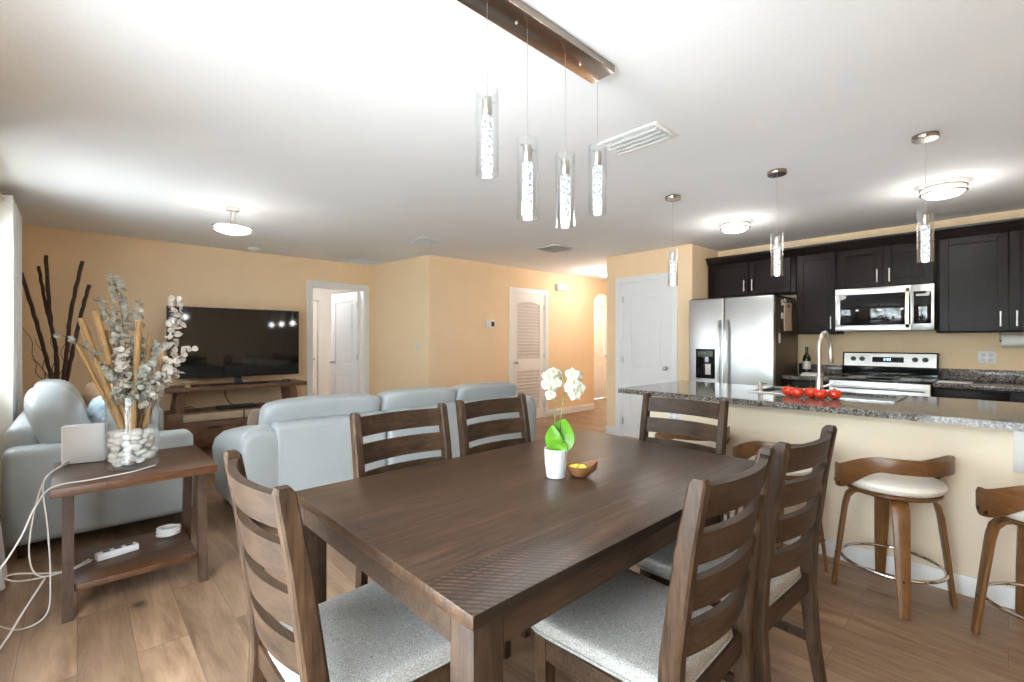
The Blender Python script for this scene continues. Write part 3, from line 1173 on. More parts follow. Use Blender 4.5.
# ------------------------------------------------------------------ dining chairs
def make_chair(label, loc, rz, group):
    t = thing('dining_chair', label, 'dining chair', loc, rz, group)
    hw = .235
    ZT = .98
    # back posts: floor -> seat -> raked top
    prof_c = [(-.255, 0), (-.222, .2), (-.205, .42), (-.212, .55), (-.245, .8), (-.275, ZT - .012), (-.278, ZT)]
    dep = [.032, .042, .052, .052, .046, .040, .026]

    def yc(z):
        for (ya, za), (yb, zb) in zip(prof_c[:-1], prof_c[1:]):
            if za <= z <= zb:
                return ya + (yb - ya) * (z - za) / (zb - za)
        return prof_c[-1][0]
    for sx in (-1, 1):
        mb = MB()
        rings = []
        for (y, z), d in zip(prof_c, dep):
            w = .036 if z < ZT - .005 else .026
            x = sx * (hw - .018)
            a, b = w / 2, d / 2
            k = .25
            rings.append([(x - a, y - b * (1 - k), z), (x - a * (1 - k), y - b, z), (x + a * (1 - k), y - b, z), (x + a, y - b * (1 - k), z),
                          (x + a, y + b * (1 - k), z), (x + a * (1 - k), y + b, z), (x - a * (1 - k), y + b, z), (x - a, y + b * (1 - k), z)])
        mb.rings([[Vector(p) for p in r] for r in rings])
        mb.build('back_post', 'chair_post_wood', t, ang=30)
        # front leg
        lb = MB()
        x = sx * (hw - .026)
        lb.rings([[Vector((x + u * s_, .185 + v * s_, z)) for u, v in ((-1, -1), (1, -1), (1, 1), (-1, 1))]
                  for z, s_ in ((0, .015), (.30, .021), (.432, .021))])
        lb.build('front_leg', 'chair_post_wood', t, smooth=False)
        # side stretcher
        MB().obox((sx * (hw - .022), yc(.2) + .015, .2), (sx * (hw - .022), .17, .2), .018, .028).build('side_stretcher', 'chair_wood', t)
    MB().obox((-(hw - .03), -.02, .2), (hw - .03, -.02, .2), .018, .026).build('cross_stretcher', 'chair_wood', t)
    # four bowed slats
    for k in range(4):
        zt = ZT - .018 - k * .112
        zb = zt - .08
        mb = MB()
        rings = []
        n = 14
        for i in range(n + 1):
            u = -1 + 2 * i / n
            x = u * (hw - .034)
            bow = -.036 * (1 - u * u)
            rings.append([Vector((x, yc(zt) + bow + .010, zt)), Vector((x, yc(zt) + bow - .010, zt - .002)),
                          Vector((x, yc(zb) + bow - .010, zb + .002)), Vector((x, yc(zb) + bow + .010, zb))])
        mb.rings(rings)
        mb.build('back_slat', 'chair_wood', t, ang=50)
    # seat frame and cushion
    fr = MB()
    fr.box((-hw + .036, .172, .37), (hw - .036, .198, .432))
    fr.box((-hw + .036, -.215, .37), (hw - .036, -.19, .432))
    fr.box((-hw + .008, -.18, .37), (-hw + .03, .17, .432))
    fr.box((hw - .03, -.18, .37), (hw - .008, .17, .432))
    fr.build('seat_frame', 'chair_wood', t, smooth=False)

    def warp(q):
        f = 1.0 + .06 * (q.y / .21)
        dz = 0
        if q.z > 0:
            dz = .012 * (1 - (q.x / .23) ** 2) * (1 - (q.y / .23) ** 2)
        return Vector((q.x * f, q.y, q.z + dz))
    MB().puff((0, .026, .452), (.435, .458, .05), 9, 9, warp=warp).build('seat_cushion', 'tweed', t, ang=70)
    wl = MB()
    loop = []
    for k in range(48):
        a = 2 * PI * k / 48
        c, s_ = math.cos(a), math.sin(a)
        e = 9
        kk = (abs(c) ** e + abs(s_) ** e) ** (1 / e)
        x, y = c / kk * .2185, s_ / kk * .2295
        loop.append((x * (1 + .06 * y / .21), y + .026, .437))
    wl.tube(loop, .005, 6, closed=True)
    wl.build('seat_welt', 'tweed', t)
    return t


GRP = 'dining chairs around the table'
ch = make_chair('dark slat back dining chair at the table end nearest the side table, seen from behind', (.585, 1.235, 0), R(-90), GRP)
dup(ch, (1.205, .74, 0), R(1), 'dark slat back dining chair on the near side of the table beside its front corner', GRP)
dup(ch, (1.75, .72, 0), R(-3), 'dark slat back dining chair on the near table side closest to the bar stools', GRP)
dup(ch, (1.06, 1.58, 0), R(180), 'dark slat back dining chair beyond the table before the sofa middle', GRP)
dup(ch, (1.63, 1.62, 0), R(180), 'dark slat back dining chair across the table before the sofa end by the hall', GRP)
dup(ch, (2.115, 1.20, 0), R(90), 'dark slat back dining chair at the table end facing the pantry door and island', GRP)

# ------------------------------------------------------------------ orchid and bowl
t = thing('potted_orchid', 'white flowering orchid in a small white fluted pot on the dining table', 'potted plant', (1.336, 1.182, .76))
MB().lathe([(.031, 0), (.035, .003), (.041, .05), (.0435, .10), (.0435, .11), (.039, .11), (.036, .09)], 48, flute=(.018, 16)).build('pot', 'white_ceramic', t)
MB().lathe([(.037, .088), (.03, .097), (.01, .10)], 20).build('soil', 'soil', t)


def leaf_mesh(mb, base, tip, width, up, curl=0.0, n=10):
    base, tip = Vector(base), Vector(tip)
    d = tip - base
    side = d.cross(Vector(up)).normalized()
    nrm = side.cross(d).normalized()
    rings = []
    for i in range(n + 1):
        u = i / n
        w = width / 2 * max(.06, math.sin(PI * (u ** .8)) ** .7) if 0 < u < 1 else width * .03
        c = base + d * u + nrm * curl * math.sin(PI * u)
        row = []
        for k in range(7):
            s_ = -1 + 2 * k / 6
            row.append(c + side * w * s_ + nrm * (.10 * w * abs(s_)))
        rings.append(row)
    # closed thin shell
    full = [r + [p - nrm * .0012 for p in reversed(r)] for r in rings]
    mb.rings(full)


rv = (.73, -.683, 0)   # any direction across the table, leaves fan out along it
for b_, tp, w, cu in (((.0, .0, .088), (.020, -.028, .222), .112, -.012), ((.0, .0, .09), (-.018, .004, .20), .062, .014),
                      ((.008, -.006, .09), (.022, -.028, .135), .05, .02)):
    mb = MB()
    leaf_mesh(mb, b_, tp, w, (-.7, -.7, .25), cu)
    mb.build('leaf', 'orchid_leaf', t)


def flower(mb_p, mb_h, c, face, r, rnd):
    c, face = Vector(c), Vector(face).normalized()
    x = face.cross(Vector((0, 0, 1))).normalized()
    y = x.cross(face)
    for k in range(5):
        a = PI / 2 + 2 * PI * k / 5 + rnd.uniform(-.15, .15)
        d = x * math.cos(a) + y * math.sin(a)
        w = r * (1.05 if k in (1, 4) else .75)
        leaf_mesh(mb_p, c + d * r * .08 + face * .002 * k, c + d * r + face * rnd.uniform(-.004, .006), w, face, .003, 6)
    mb_h.ball(c + face * .006, r * .16, 8)


def stem_flowers(pts, centers, seedn):
    MB().tube(pts, [.0026] * (len(pts) - 1) + [.0014], 8).build('flower_stem', 'orchid_stem', t)
    rn = random.Random(seedn)
    for c, r, f in centers:
        p, h = MB(), MB()
        flower(p, h, c, f, r * .86, rn)
        fl = p.build('flower', 'petal', t)
        h.build('flower_heart', 'petal_heart', fl)


F = (-.7, -.72, .1)
Lf = (-.73, .683, 0)


def off(l, z, d=0):
    """a point l metres along the stem fan, z up, d towards the room door"""
    return (l * .73 + d * -.683, l * -.683 + d * -.73, z)


stem_flowers([off(0, .09), off(-.003, .2), off(-.004, .30), off(-.010, .365), off(-.030, .395)],
             [(off(-.030, .385, .01), .030, F), (off(-.012, .40, .012), .026, (-.5, -.8, .3)), (off(.008, .392, .0), .028, (-.2, -.9, .2)),
              (off(-.034, .355, .012), .030, (-.8, -.5, 0)), (off(-.016, .345, .016), .028, (-.6, -.8, -.2)), (off(-.022, .315, .014), .026, F),
              (off(.000, .36, .015), .028, F)], 3)
stem_flowers([off(.005, .09), off(.016, .2), off(.030, .30), off(.038, .35), off(.028, .385), off(.012, .40)],
             [(off(.060, .39, .008), .034, F), (off(.082, .385, .0), .030, (-.4, -.9, .1)), (off(.066, .36, .014), .032, F),
              (off(.088, .34, .008), .030, (-.4, -.85, 0)), (off(.070, .318, .012), .032, F), (off(.050, .345, .012), .028, (-.9, -.5, .1))], 5)

t = thing('wooden_bowl', 'small carved brown wooden bowl with raised tip beside the orchid pot', 'bowl', (1.412, 1.128, .76), R(-43))
mb = MB()
n = 28
rings = []
for r, z in ((.022, 0), (.036, .006), (.048, .026), (.053, .042), (.049, .042), (.043, .028), (.030, .012), (.008, .010)):
    ring = []
    for k in range(n):
        a = 2 * PI * k / n
        hx = max(0, math.cos(a)) ** 3
        ring.append(Vector((r * math.cos(a) * (1 + .35 * hx * (z > .02)), r * math.sin(a) * .9, z + hx * (.022 if z > .03 else 0))))
    rings.append(ring)
mb.rings(rings)
mb.build('bowl_body', 'bowl_wood', t)
o = MB()
rn = random.Random(2)
for k in range(60):
    a, q = rn.uniform(0, 2 * PI), rn.random() ** .5 * .036
    o.ball((q * math.cos(a) - .006, q * math.sin(a) * .85, .030 + rn.uniform(0, .02) * (1 - q / .04)), rn.uniform(.004, .008), 6)
o = o.build('dried_petals', 'yellow_bits', None)
o.location = (1.412, 1.128, .761)
o.rotation_euler = (0, 0, R(-43))
o['kind'] = 'stuff'
tag(o, 'heap of yellow dried petals inside the small wooden bowl', 'dried petals')


# ------------------------------------------------------------------ bar stools
def make_stool(label, loc, rz, group):
    """sitter faces local +y; bent back opens to the front"""
    t = thing('bar_stool', label, 'bar stool', loc, rz, group)
    rs = .205
    for k in range(4):
        a = R(57 + 90 * k)
        d = Vector((math.cos(a), math.sin(a), 0))
        side = Vector((-d.y, d.x, 0))
        pts = [d * .06 + Vector((0, 0, .520)), d * .12 + Vector((0, 0, .519)), d * .155 + Vector((0, 0, .508)), d * .178 + Vector((0, 0, .482)),
               d * .19 + Vector((0, 0, .43)), d * .212 + Vector((0, 0, .25)), d * .24 + Vector((0, 0, .003))]
        lg = MB().strip(pts, [.068, .068, .068, .068, .066, .058, .042], .017, side).build('leg', 'stool_wood', t, ang=50)
        p = d * .2305 + Vector((0, 0, .168))
        MB().cyl(p, p + d * .004, .006, n=12).build('bolt', 'black_plastic', lg)
    MB().lathe([(.02, .5), (.11, .502), (.11, .512), (.10, .527), (.02, .528)], 28).build('swivel_plate', 'black_plastic', t)
    MB().tube([(.207 * math.cos(2 * PI * k / 48), .207 * math.sin(2 * PI * k / 48), .168) for k in range(48)], .0085, 10, closed=True).build('foot_ring', 'chrome', t)
    MB().lathe([(.19, .528), (.198, .536), (.198, .545), (.19, .548)], 40).build('seat_base', 'stool_back_wood', t)
    MB().lathe([(.15, .5485), (.192, .55), (.207, .562), (.212, .578), (.205, .594), (.18, .604), (.10, .611), (.01, .613)], 44).build('cushion', 'cream_leather', t)
    # back: from one side, round the rear, to the other; low at the ends and raised at the rear
    pts, ws, wd = [], [], []
    n = 60
    HS = R(125)
    for i in range(n + 1):
        u = -1 + 2 * i / n
        a = R(-90) + u * HS
        rr = rs + .024
        q = min(1, max(0, (abs(u) - .40) / .52))
        rise = 1 - q * q * (3 - 2 * q)
        zc = .588 + .108 * rise
        w = .118 - .048 * rise
        if abs(u) > .95:
            w *= 1 - .35 * ((abs(u) - .95) / .05) ** 2
        pts.append((rr * math.cos(a), rr * math.sin(a), zc))
        ws.append(w)
        wd.append((0, 0, 1))
    bk = MB().strip(pts, ws, .012, wd).build('bent_back', 'stool_back_wood', t, ang=60)
    for s_ in (-1, 1):
        for du, zz in ((.95, .555), (.85, .552)):
            a = R(-90) + s_ * du * HS
            d = Vector((math.cos(a), math.sin(a), 0))
            p = d * (rs + .0305) + Vector((0, 0, zz))
            MB().cyl(p, p + d * .004, .008, n=12).build('bolt', 'black_plastic', bk)
    return t


GS = 'bentwood bar stools along the island'
st = make_stool('walnut bentwood bar stool with cream seat, whole in view beside the near dining chairs', (3.0, .405, 0), R(-38), GS)
dup(st, (2.955, -.125, 0), R(-37), 'walnut bentwood bar stool cut by the photo edge, below the white corbel', GS)
dup(st, (2.97, .92, 0), R(-39), 'walnut bentwood bar stool partly hidden behind the near dining chair backs', GS)
dup(st, (3.0, 1.45, 0), R(-36), 'walnut bentwood bar stool seen through the chair back at the table end', GS)

# ------------------------------------------------------------------ kitchen island
IY0, IY1 = -1.45, 1.98
t = thing('kitchen_island', 'long kitchen island with cream painted side wall and white baseboard', 'kitchen island', (3.27, 0, 0))
rbox('side_wall', (0, IY0, 0), (.13, IY1, .88), 'island_paint', t, .002)
rbox('cabinet_body', (.13, IY0, .09), (.73, IY1, .862), 'espresso', t, .002)
rbox('toe_kick', (.13, IY0 + .02, 0), (.67, IY1 - .02, .09), 'black_plastic', t, 0)
bb = MB()
bb.box((-.015, IY0, .001), (-.0002, IY1 + .015, .10), .003)
bb.box((-.015, IY1 + .0002, .001), (.13, IY1 + .015, .10), .003)
bb.build('baseboard', 'white_trim', t)
rbox('top_trim', (-.018, IY0, .858), (-.0002, IY1, .8795), 'white_trim', t, .003)
for y in (-.06, 1.985 - .2):
    pass
cb = MB()
cb.prism([(-.0005, -.135, .655), (-.05, -.135, .665), (-.075, -.135, .70), (-.16, -.135, .835), (-.19, -.135, .8795), (-.0005, -.135, .8795)], (0, .12, 0))
cb.build('corbel', 'white_trim', t, smooth=False)
cp = MB()
SX0, SX1, SY0, SY1 = 3.50, 4.02, .455, 1.28
for a, b in (((3.05, IY0 - .03), (SX0 + .02, 2.06)), ((SX1 - .02, IY0 - .03), (4.08, 2.06)),
             ((SX0 + .02, IY0 - .03), (SX1 - .02, SY0 + .02)), ((SX0 + .02, SY1 - .02), (SX1 - .02, 2.06))):
    cp.box((*a, .8802), (*b, .915))
bmesh.ops.remove_doubles(cp.bm, verts=cp.bm.verts, dist=.0001)
o = cp.build('island_countertop', 'granite', None, smooth=False)
tag(o, 'speckled grey granite countertop on the kitchen island', 'countertop')

t = thing('kitchen_sink', 'stainless drop-in sink set into the island granite', 'sink', (0, 0, 0))
sk = MB()
for a, b in (((SX0, SY0), (SX0 + .075, SY1)), ((SX1 - .03, SY0), (SX1, SY1)), ((SX0 + .075, SY0), (SX1 - .03, SY0 + .03)),
             ((SX0 + .075, SY1 - .03), (SX1 - .03, SY1)), ((SX0 + .075, .85), (SX1 - .03, .885))):
    sk.box((*a, .9152), (*b, .923), .002)
sk.build('rim', 'steel', t)
for ya, yb in ((SY0 + .03, .85), (.885, SY1 - .03)):
    bs = MB()
    x0, x1 = SX0 + .076, SX1 - .031
    z0 = .895
    bs.box((x0, ya, z0 - .002), (x1, yb, z0 + .0))
    bs.build('basin', 'steel', t, smooth=False)

t = thing('kitchen_faucet', 'tall gooseneck brushed nickel kitchen faucet behind the tomatoes', 'faucet', (3.545, .845, .923))
MB().lathe([(.028, 0), (.028, .006), (.022, .02), (.0195, .09), (.0175, .12), (.0175, .125)], 24).build('base', 'nickel', t)
arc = [(0, 0, .12), (0, 0, .24), (0, 0, .325)] + [(.072 - .072 * math.cos(PI * k / 12), -.03 * k / 12, .325 + .088 * math.sin(PI * k / 12)) for k in range(1, 13)] + [(.146, -.031, .31)]
MB().tube(arc, .0125, 14).build('spout', 'nickel', t)
MB().tube([(.146, -.031, .312), (.147, -.031, .29), (.147, -.031, .215), (.147, -.031, .205)], [.013, .0165, .019, .015], 16).build('spray_head', 'nickel', t)
MB().tube([(.0, -.02, .06), (.0, -.045, .068), (.005, -.085, .10)], [.009, .008, .006], 12).build('lever', 'nickel', t)
t = thing('soap_dispenser', 'short brushed nickel soap dispenser on the sink rim left of the tomatoes', 'soap dispenser', (3.545, 1.205, .923))
MB().lathe([(.02, 0), (.02, .006), (.015, .012), (.014, .065), (.010, .07)], 20).build('pump_body', 'nickel', t)
MB().tube([(0, 0, .055), (.03, -.01, .058), (.07, -.02, .052)], [.006, .006, .005], 10).build('nozzle', 'nickel', t)

for i, (x, y, r, lab) in enumerate(((3.456, 1.000, .039, 'red tomato at the soap dispenser end of the row'), (3.405, .935, .038, 'red tomato second in the row from the soap dispenser'),
                                    (3.456, .870, .039, 'red tomato in the middle of the row beside the faucet base'), (3.405, .806, .038, 'red tomato second in the row from the range side'),
                                    (3.456, .742, .037, 'red tomato at the range end of the row'))):
    t = thing('tomato', lab, 'tomato', (x, y, .9155), 0, 'tomatoes on the island counter')
    mb = MB()
    n = 22
    rings = []
    for k in range(1, 12):
        a = PI * k / 12
        dimple = .12 if k > 9 else 0
        rings.append([Vector((r * math.sin(a) * (1 + .03 * math.cos(5 * 2 * PI * j / n)) * math.cos(2 * PI * j / n),
                              r * math.sin(a) * (1 + .03 * math.cos(5 * 2 * PI * j / n)) * math.sin(2 * PI * j / n),
                              r * .93 * (.966 - math.cos(a)) - dimple * r * (k - 9))) for j in range(n)])
    mb.rings(rings)
    mb.build('fruit', 'tomato', t, ang=80)
    sm = MB()
    for k in range(5):
        a = 2 * PI * k / 5
        sm.tube([(0, 0, r * 1.66), (.006 * math.cos(a), .006 * math.sin(a), r * 1.74), (.014 * math.cos(a), .014 * math.sin(a), r * 1.70)], [.003, .002, .001], 5)
    sm.tube([(0, 0, r * 1.66), (.001, .002, r * 1.95)], .002, 6)
    sm.build('calyx', 'tomato_stem', t)


# ------------------------------------------------------------------ kitchen cabinets
def shaker(parent, y0, y1, z0, z1, x, handle, hz, name='door'):
    """door front at x facing -X; handle = y of the bar or None"""
    mb = MB()
    f, d = .062, .02
    mb.box((x, y0, z0), (x - d, y0 + f, z1), .002)
    mb.box((x, y1 - f, z0), (x - d, y1, z1), .002)
    mb.box((x, y0 + f, z0), (x - d, y1 - f, z0 + f), .002)
    mb.box((x, y0 + f, z1 - f), (x - d, y1 - f, z1), .002)
    mb.box((x, y0 + f - .002, z0 + f - .002), (x - .009, y1 - f + .002, z1 - f + .002))
    o = mb.build(name, 'espresso', parent, smooth=False)
    if handle is not None:
        h = MB()
        za, zb = hz
        h.cyl((x - d - .026, handle, za), (x - d - .026, handle, zb), .0065, n=12)
        h.cyl((x - d - .0005, handle, za + .02), (x - d - .026, handle, za + .02), .005, n=10)
        h.cyl((x - d - .0005, handle, zb - .02), (x - d - .026, handle, zb - .02), .005, n=10)
        h.build('handle', 'nickel', o)
    return o


CX = 5.76
UPT = 2.215


def upper(label, y0, y1, z0, doors):
    t = thing('wall_cabinet', label, 'kitchen cabinet', (0, 0, 0), 0, 'espresso wall cabinets')
    rbox('body', (CX, y0 + .001, z0), (6.069, y1 - .001, UPT), 'espresso', t, .001)
    for a, b, hy in doors:
        shaker(t, a, b, z0 + .012, UPT - .012, CX, hy, (z0 + .05, z0 + .05 + .13))
    return t


upper('espresso wall cabinet with two short doors above the refrigerator', 1.592, 2.565, 1.815, [(1.64, 2.075, 2.035), (2.085, 2.55, 2.125)])
upper('tall narrow espresso wall cabinet between refrigerator and microwave', 1.214, 1.590, 1.355, [(1.228, 1.577, 1.262)])
upper('short espresso wall cabinet with two doors above the microwave', .455, 1.212, 1.805, [(.468, .830, .785), (.838, 1.200, .880)])
upper('tall two-door espresso wall cabinet right of the microwave', -.46, .453, 1.355, [(.000, .430, .045), (-.448, -.008, -.05)])
cr = MB()
cr.prism([(5.765, -.46, 2.2155), (5.75, -.46, 2.2155), (5.735, -.46, 2.235), (5.70, -.46, 2.275), (5.685, -.46, 2.282), (5.685, -.46, 2.30), (6.069, -.46, 2.30), (6.069, -.46, 2.2155)],
         (0, 3.025, 0))
struct('trim_cabinet_crown', cr, 'crown', smooth=False)

# refrigerator
t = thing('refrigerator', 'stainless side by side refrigerator with water dispenser', 'refrigerator', (5.22, 2.10, 0))
rbox('body', (.075, -.452, .03), (.80, .452, 1.745), plain('brown grey refrigerator side', (.16, .12, .09), .4, .6, nscale=12, namt=.08), t, .006)
for y0, y1 in ((-.455, .045), (.053, .455)):
    dr = MB().box((0, y0, .06), (.07, y1, 1.755), .012, 3).build('door', 'steel', t)
    hy = y0 if y0 > 0 else y1
    hy += .032 if y0 > 0 else -.032
    hb = MB()
    hb.strip([(-.002, hy, .62), (-.035, hy, .66), (-.052, hy, .75), (-.056, hy, 1.08), (-.052, hy, 1.40), (-.035, hy, 1.48), (-.002, hy, 1.51)], .028, .016, (0, 1, 0))
    hb.build('handle', 'steel', dr)
    if y0 > 0:
        rbox('dispenser_panel', (-.004, .147, .855), (-.0005, .367, 1.19), 'black_gloss', dr, .002)
        ds = MB()
        ds.box((-.006, .17, 1.10), (-.0042, .345, 1.165), .001)
        ds.build('dispenser_controls', plain('dispenser buttons', (.10, .13, .10), .3, nscale=70, namt=.8), dr)
        rbox('dispenser_tray', (-.022, .155, .845), (-.0005, .36, .856), 'brass_bits', dr, .003)
        rbox('dispenser_paddle', (-.016, .19, .90), (-.0042, .255, 1.02), 'grey_plastic', dr, .006)
rbox('top_cap', (.02, -.44, 1.756), (.78, .44, 1.765), 'black_plastic', t, .002)
rbox('toe_grille', (.02, -.44, 0), (.70, .44, .055), 'black_plastic', t, .002)


def side_item(name, label, cat, x0, x1, z0, z1, mat, d=.004):
    o = MB().box((x0, 1.6475, z0), (x1, 1.6475 - d, z1), .001).build(name, mat)
    return tag(o, label, cat)


t = thing('note_pad', 'tan paper note pad on the side of the refrigerator', 'note pad', (5.66, 1.6475, 1.39))
MB().prism([(-.12, 0, .0), (.115, 0, .005), (.10, 0, .16), (.12, 0, .31), (-.10, 0, .30), (-.135, 0, .16)], (0, -.010, 0)).build('paper', 'note_paper', t, smooth=False)
MB().cyl((.0, -.0105, .27), (0, -.017, .27), .018, n=16).build('magnet', 'black_plastic', t)
for x0, x1, z0, z1, nm, mt, lab in ((5.46, 5.52, 1.66, 1.72, 'fridge_magnet', 'paper', 'small pale magnet at the top front of the refrigerator side'),
                                    (5.54, 5.60, 1.70, 1.735, 'fridge_magnet', 'grey_plastic', 'small grey magnet left of the note pad top'),
                                    (5.45, 5.50, 1.52, 1.58, 'fridge_magnet', 'white_plastic', 'small white magnet beside the note pad lower edge'),
                                    (5.82, 5.90, 1.70, 1.755, 'fridge_magnet', 'black_plastic', 'black magnetic clip right of the note pad top')):
    side_item(nm, lab, 'magnet', x0, x1, z0, z1, mt, .010)
t = thing('bottle_opener', 'bottle opener with black and white handle hanging on the refrigerator side', 'bottle opener', (5.385, 1.6475, 1.26))
rbox('handle', (-.02, 0, 0), (.02, -.012, .10), 'paper', t, .004)
rbox('opener_head', (-.016, 0, .10), (.016, -.012, .17), 'black_plastic', t, .004)

# microwave
t = thing('microwave_oven', 'stainless over the range microwave under the wall cabinet', 'microwave', (5.66, .833, 1.38))
rbox('body', (.03, -.376, 0), (.409, .376, .422), 'black_plastic', t, .002)
dr = MB()
dr.box((0, -.376, .0), (.0295, -.22, .422), .003)
dr.build('control_side', 'steel', t)
dr = MB()
dr.box((0, -.216, 0), (.0295, .376, .055), .002)
dr.box((0, -.216, .36), (.0295, .376, .422), .002)
dr.box((0, .335, .055), (.0295, .376, .36), .002)
dr.box((.004, -.216, .055), (.0295, .335, .36))
door = dr.build('door', 'steel', t)
rbox('door_glass', (-.0005, -.212, .056), (.0038, .334, .359), 'black_gloss', door, .001)
MB().strip([(-.001, -.19, .03), (-.034, -.19, .06), (-.04, -.19, .21), (-.034, -.19, .36), (-.001, -.19, .39)], .026, .014, (0, 1, 0)).build('handle', 'reflection_tint', door)
rbox('keypad', (-.003, -.355, .06), (-.0005, -.232, .36), 'black_gloss', t, .001)
rbox('display', (-.0042, -.340, .315), (-.0032, -.25, .335), 'grey_plastic', t, 0)

# range
t = thing('kitchen_range', 'stainless electric range with black glass cooktop and back control panel', 'range', (5.40, .833, 0))
rbox('body', (.03, -.377, .02), (.655, .377, .905), 'black_plastic', t, .002)
rbox('cooktop', (.0, -.379, .9055), (.56, .379, .922), 'black_gloss', t, .004)
bgd = MB()
bgd.prism([(.56, -.379, .9055), (.56, -.379, 1.01), (.575, -.379, 1.02), (.60, -.379, 1.155), (.61, -.379, 1.165), (.655, -.379, 1.165), (.655, -.379, .9055)], (0, .758, 0))
bgd.build('back_guard', 'black_gloss', t, smooth=False)
pn = MB()
pn.prism([(.5735, -.365, 1.022), (.5985, -.365, 1.153), (.596, -.365, 1.153), (.571, -.365, 1.022)], (0, .73, 0))
pn.build('control_panel', 'steel', t, smooth=False)
for y in (-.285, -.21, .21, .285):
    p = Vector((.5835, y, 1.095))
    a = Vector((-1, 0, .19)).normalized()
    k = MB()
    k.cyl(p, p + a * .006, .024)
    k.cyl(p + a * .006, p + a * .026, .019, .017)
    k.build('knob', 'black_plastic', t)
ds = MB()
ds.prism([(.5775, -.125, 1.065), (.5875, -.125, 1.118), (.583, -.125, 1.118), (.573, -.125, 1.065)], (0, .25, 0))
ds = ds.build('clock_panel', 'black_gloss', t, smooth=False)
cl = MB()
for y in (-.022, -.004, .020):
    cl.prism([(.5755, y, 1.083), (.5800, y, 1.106), (.5795, y, 1.106), (.5750, y, 1.083)], (0, .011, 0))
cl.build('clock_digits', 'clock_display', ds, smooth=False)
rbox('oven_door', (.0, -.372, .20), (.0295, .372, .90), 'steel', t, .004)
hd = MB()
hd.tube([(-.055, -.34, .845), (-.055, .34, .845)], .012, 14)
for y in (-.30, .30):
    hd.cyl((-.0005, y, .845), (-.055, y, .845), .009, n=12)
hd.build('oven_handle', 'steel', t)
rbox('drawer', (.0, -.372, .06), (.0295, .372, .19), 'steel', t, .004)
for (x, y, r) in ((.16, -.19, .10), (.16, .19, .085), (.40, -.19, .085), (.40, .19, .10)):
    e = MB()
    e.tube([(x + r * math.cos(2 * PI * k / 40), y + r * math.sin(2 * PI * k / 40), .9225) for k in range(40)], .0012, 6, closed=True)
    e.build('burner_ring', 'grey_plastic', t)
o = tag(MB().lathe([(.05, 0), (.12, .004), (.135, .010), (.13, .012), (.11, .008), (.02, .006)], 40).build('spoon_rest_plate', 'black_gloss', None, loc=(5.60, .82, .9235)),
        'round dark plate lying on the black range cooktop', 'plate')

# base cabinets and worktops along the wall


def base_cab(label, y0, y1, nd_):
    t = thing('base_cabinet', label, 'kitchen cabinet', (0, 0, 0), 0, 'espresso base cabinets')
    rbox('body', (5.47, y0, .09), (6.069, y1, .878), 'espresso', t, .001)
    rbox('toe_kick', (5.53, y0, 0), (6.05, y1, .089), 'black_plastic', t, 0)
    w = (y1 - y0) / nd_
    for k in range(nd_):
        a, b = y0 + w * k + .006, y0 + w * (k + 1) - .006
        shaker(t, a, b, .11, .69, 5.4695, a + .04 if k % 2 else b - .04, (.53, .66))
        o = rbox('drawer', (5.4695, a, .705), (5.45, b, .865), 'espresso', t, .002)
        h = MB()
        cy = (a + b) / 2
        h.cyl((5.425, cy - .065, .79), (5.425, cy + .065, .79), .0065, n=12)
        h.cyl((5.4498, cy - .045, .79), (5.425, cy - .045, .79), .005, n=10)
        h.cyl((5.4498, cy + .045, .79), (5.425, cy + .045, .79), .005, n=10)
        h.build('handle', 'nickel', o)
    return t


base_cab('narrow espresso base cabinet between refrigerator and range', 1.216, 1.625, 1)
base_cab('long espresso base cabinet right of the range', -1.40, .45, 4)
for y0, y1, lab in ((1.215, 1.63, 'short granite worktop holding the wine bottle left of the range'), (-1.40, .451, 'long granite worktop with backsplash right of the range')):
    t = thing('granite_worktop', lab, 'countertop', (0, 0, 0), 0)
    rbox('slab', (5.43, y0, .8785), (6.069, y1, .915), 'granite', t, .003)
    rbox('backsplash', (6.045, y0, .9152), (6.069, y1, 1.018), 'granite', t, .003)

t = thing('wine_bottle', 'dark wine bottle with cream label on the worktop beside the refrigerator', 'bottle', (5.80, 1.50, .9155))
MB().lathe([(.034, 0), (.038, .004), (.038, .17), (.034, .195), (.016, .225), (.0135, .24), (.0135, .285), (.016, .287), (.016, .30), (.004, .301)], 28).build('glass_body', 'wine_glass', t)
MB().lathe([(.0384, .06), (.0386, .061), (.0386, .145), (.0384, .146)], 28, cap=False).build('label', 'paper', t)
t = thing('stacked_dish', 'low white folded cloth on the worktop in front of the wine bottle', 'cloth', (5.60, 1.40, .9155))
for k in range(3):
    MB().puff((0, 0, .006 + .011 * k), (.13 - .006 * k, .20 - .01 * k, .0105), 8, 3).build('fold', 'white_paper', t)
t = thing('knife_block', 'dark box shaped canister on the worktop corner by the refrigerator', 'canister', (5.93, 1.56, .9155))
rbox('body', (-.05, -.04, 0), (.05, .04, .105), 'black_plastic', t, .006)
rbox('lid', (-.052, -.042, .1055), (.052, .042, .118), 'black_plastic', t, .003)
t = thing('paper_towel_roll', 'white paper towel roll mounted beneath the wall cabinet', 'paper towel', (5.93, -.08, 1.283))
MB().cyl((0, -.13, 0), (0, .12, 0), .055, n=28).build('roll', 'white_paper', t)
hb = MB()
hb.cyl((0, -.15, 0), (0, .135, 0), .010, n=12)
for y in (-.146, .130):
    hb.box((-.012, y - .004, 0), (.012, y + .004, .0715))
hb.build('holder', 'black_plastic', t)
t = thing('cutting_board', 'pale glass cutting board lying on the worktop right of the range', 'cutting board', (5.62, .33, .9155))
rbox('board', (-.10, -.12, 0), (.10, .10, .010), 'grey_plastic', t, .003)

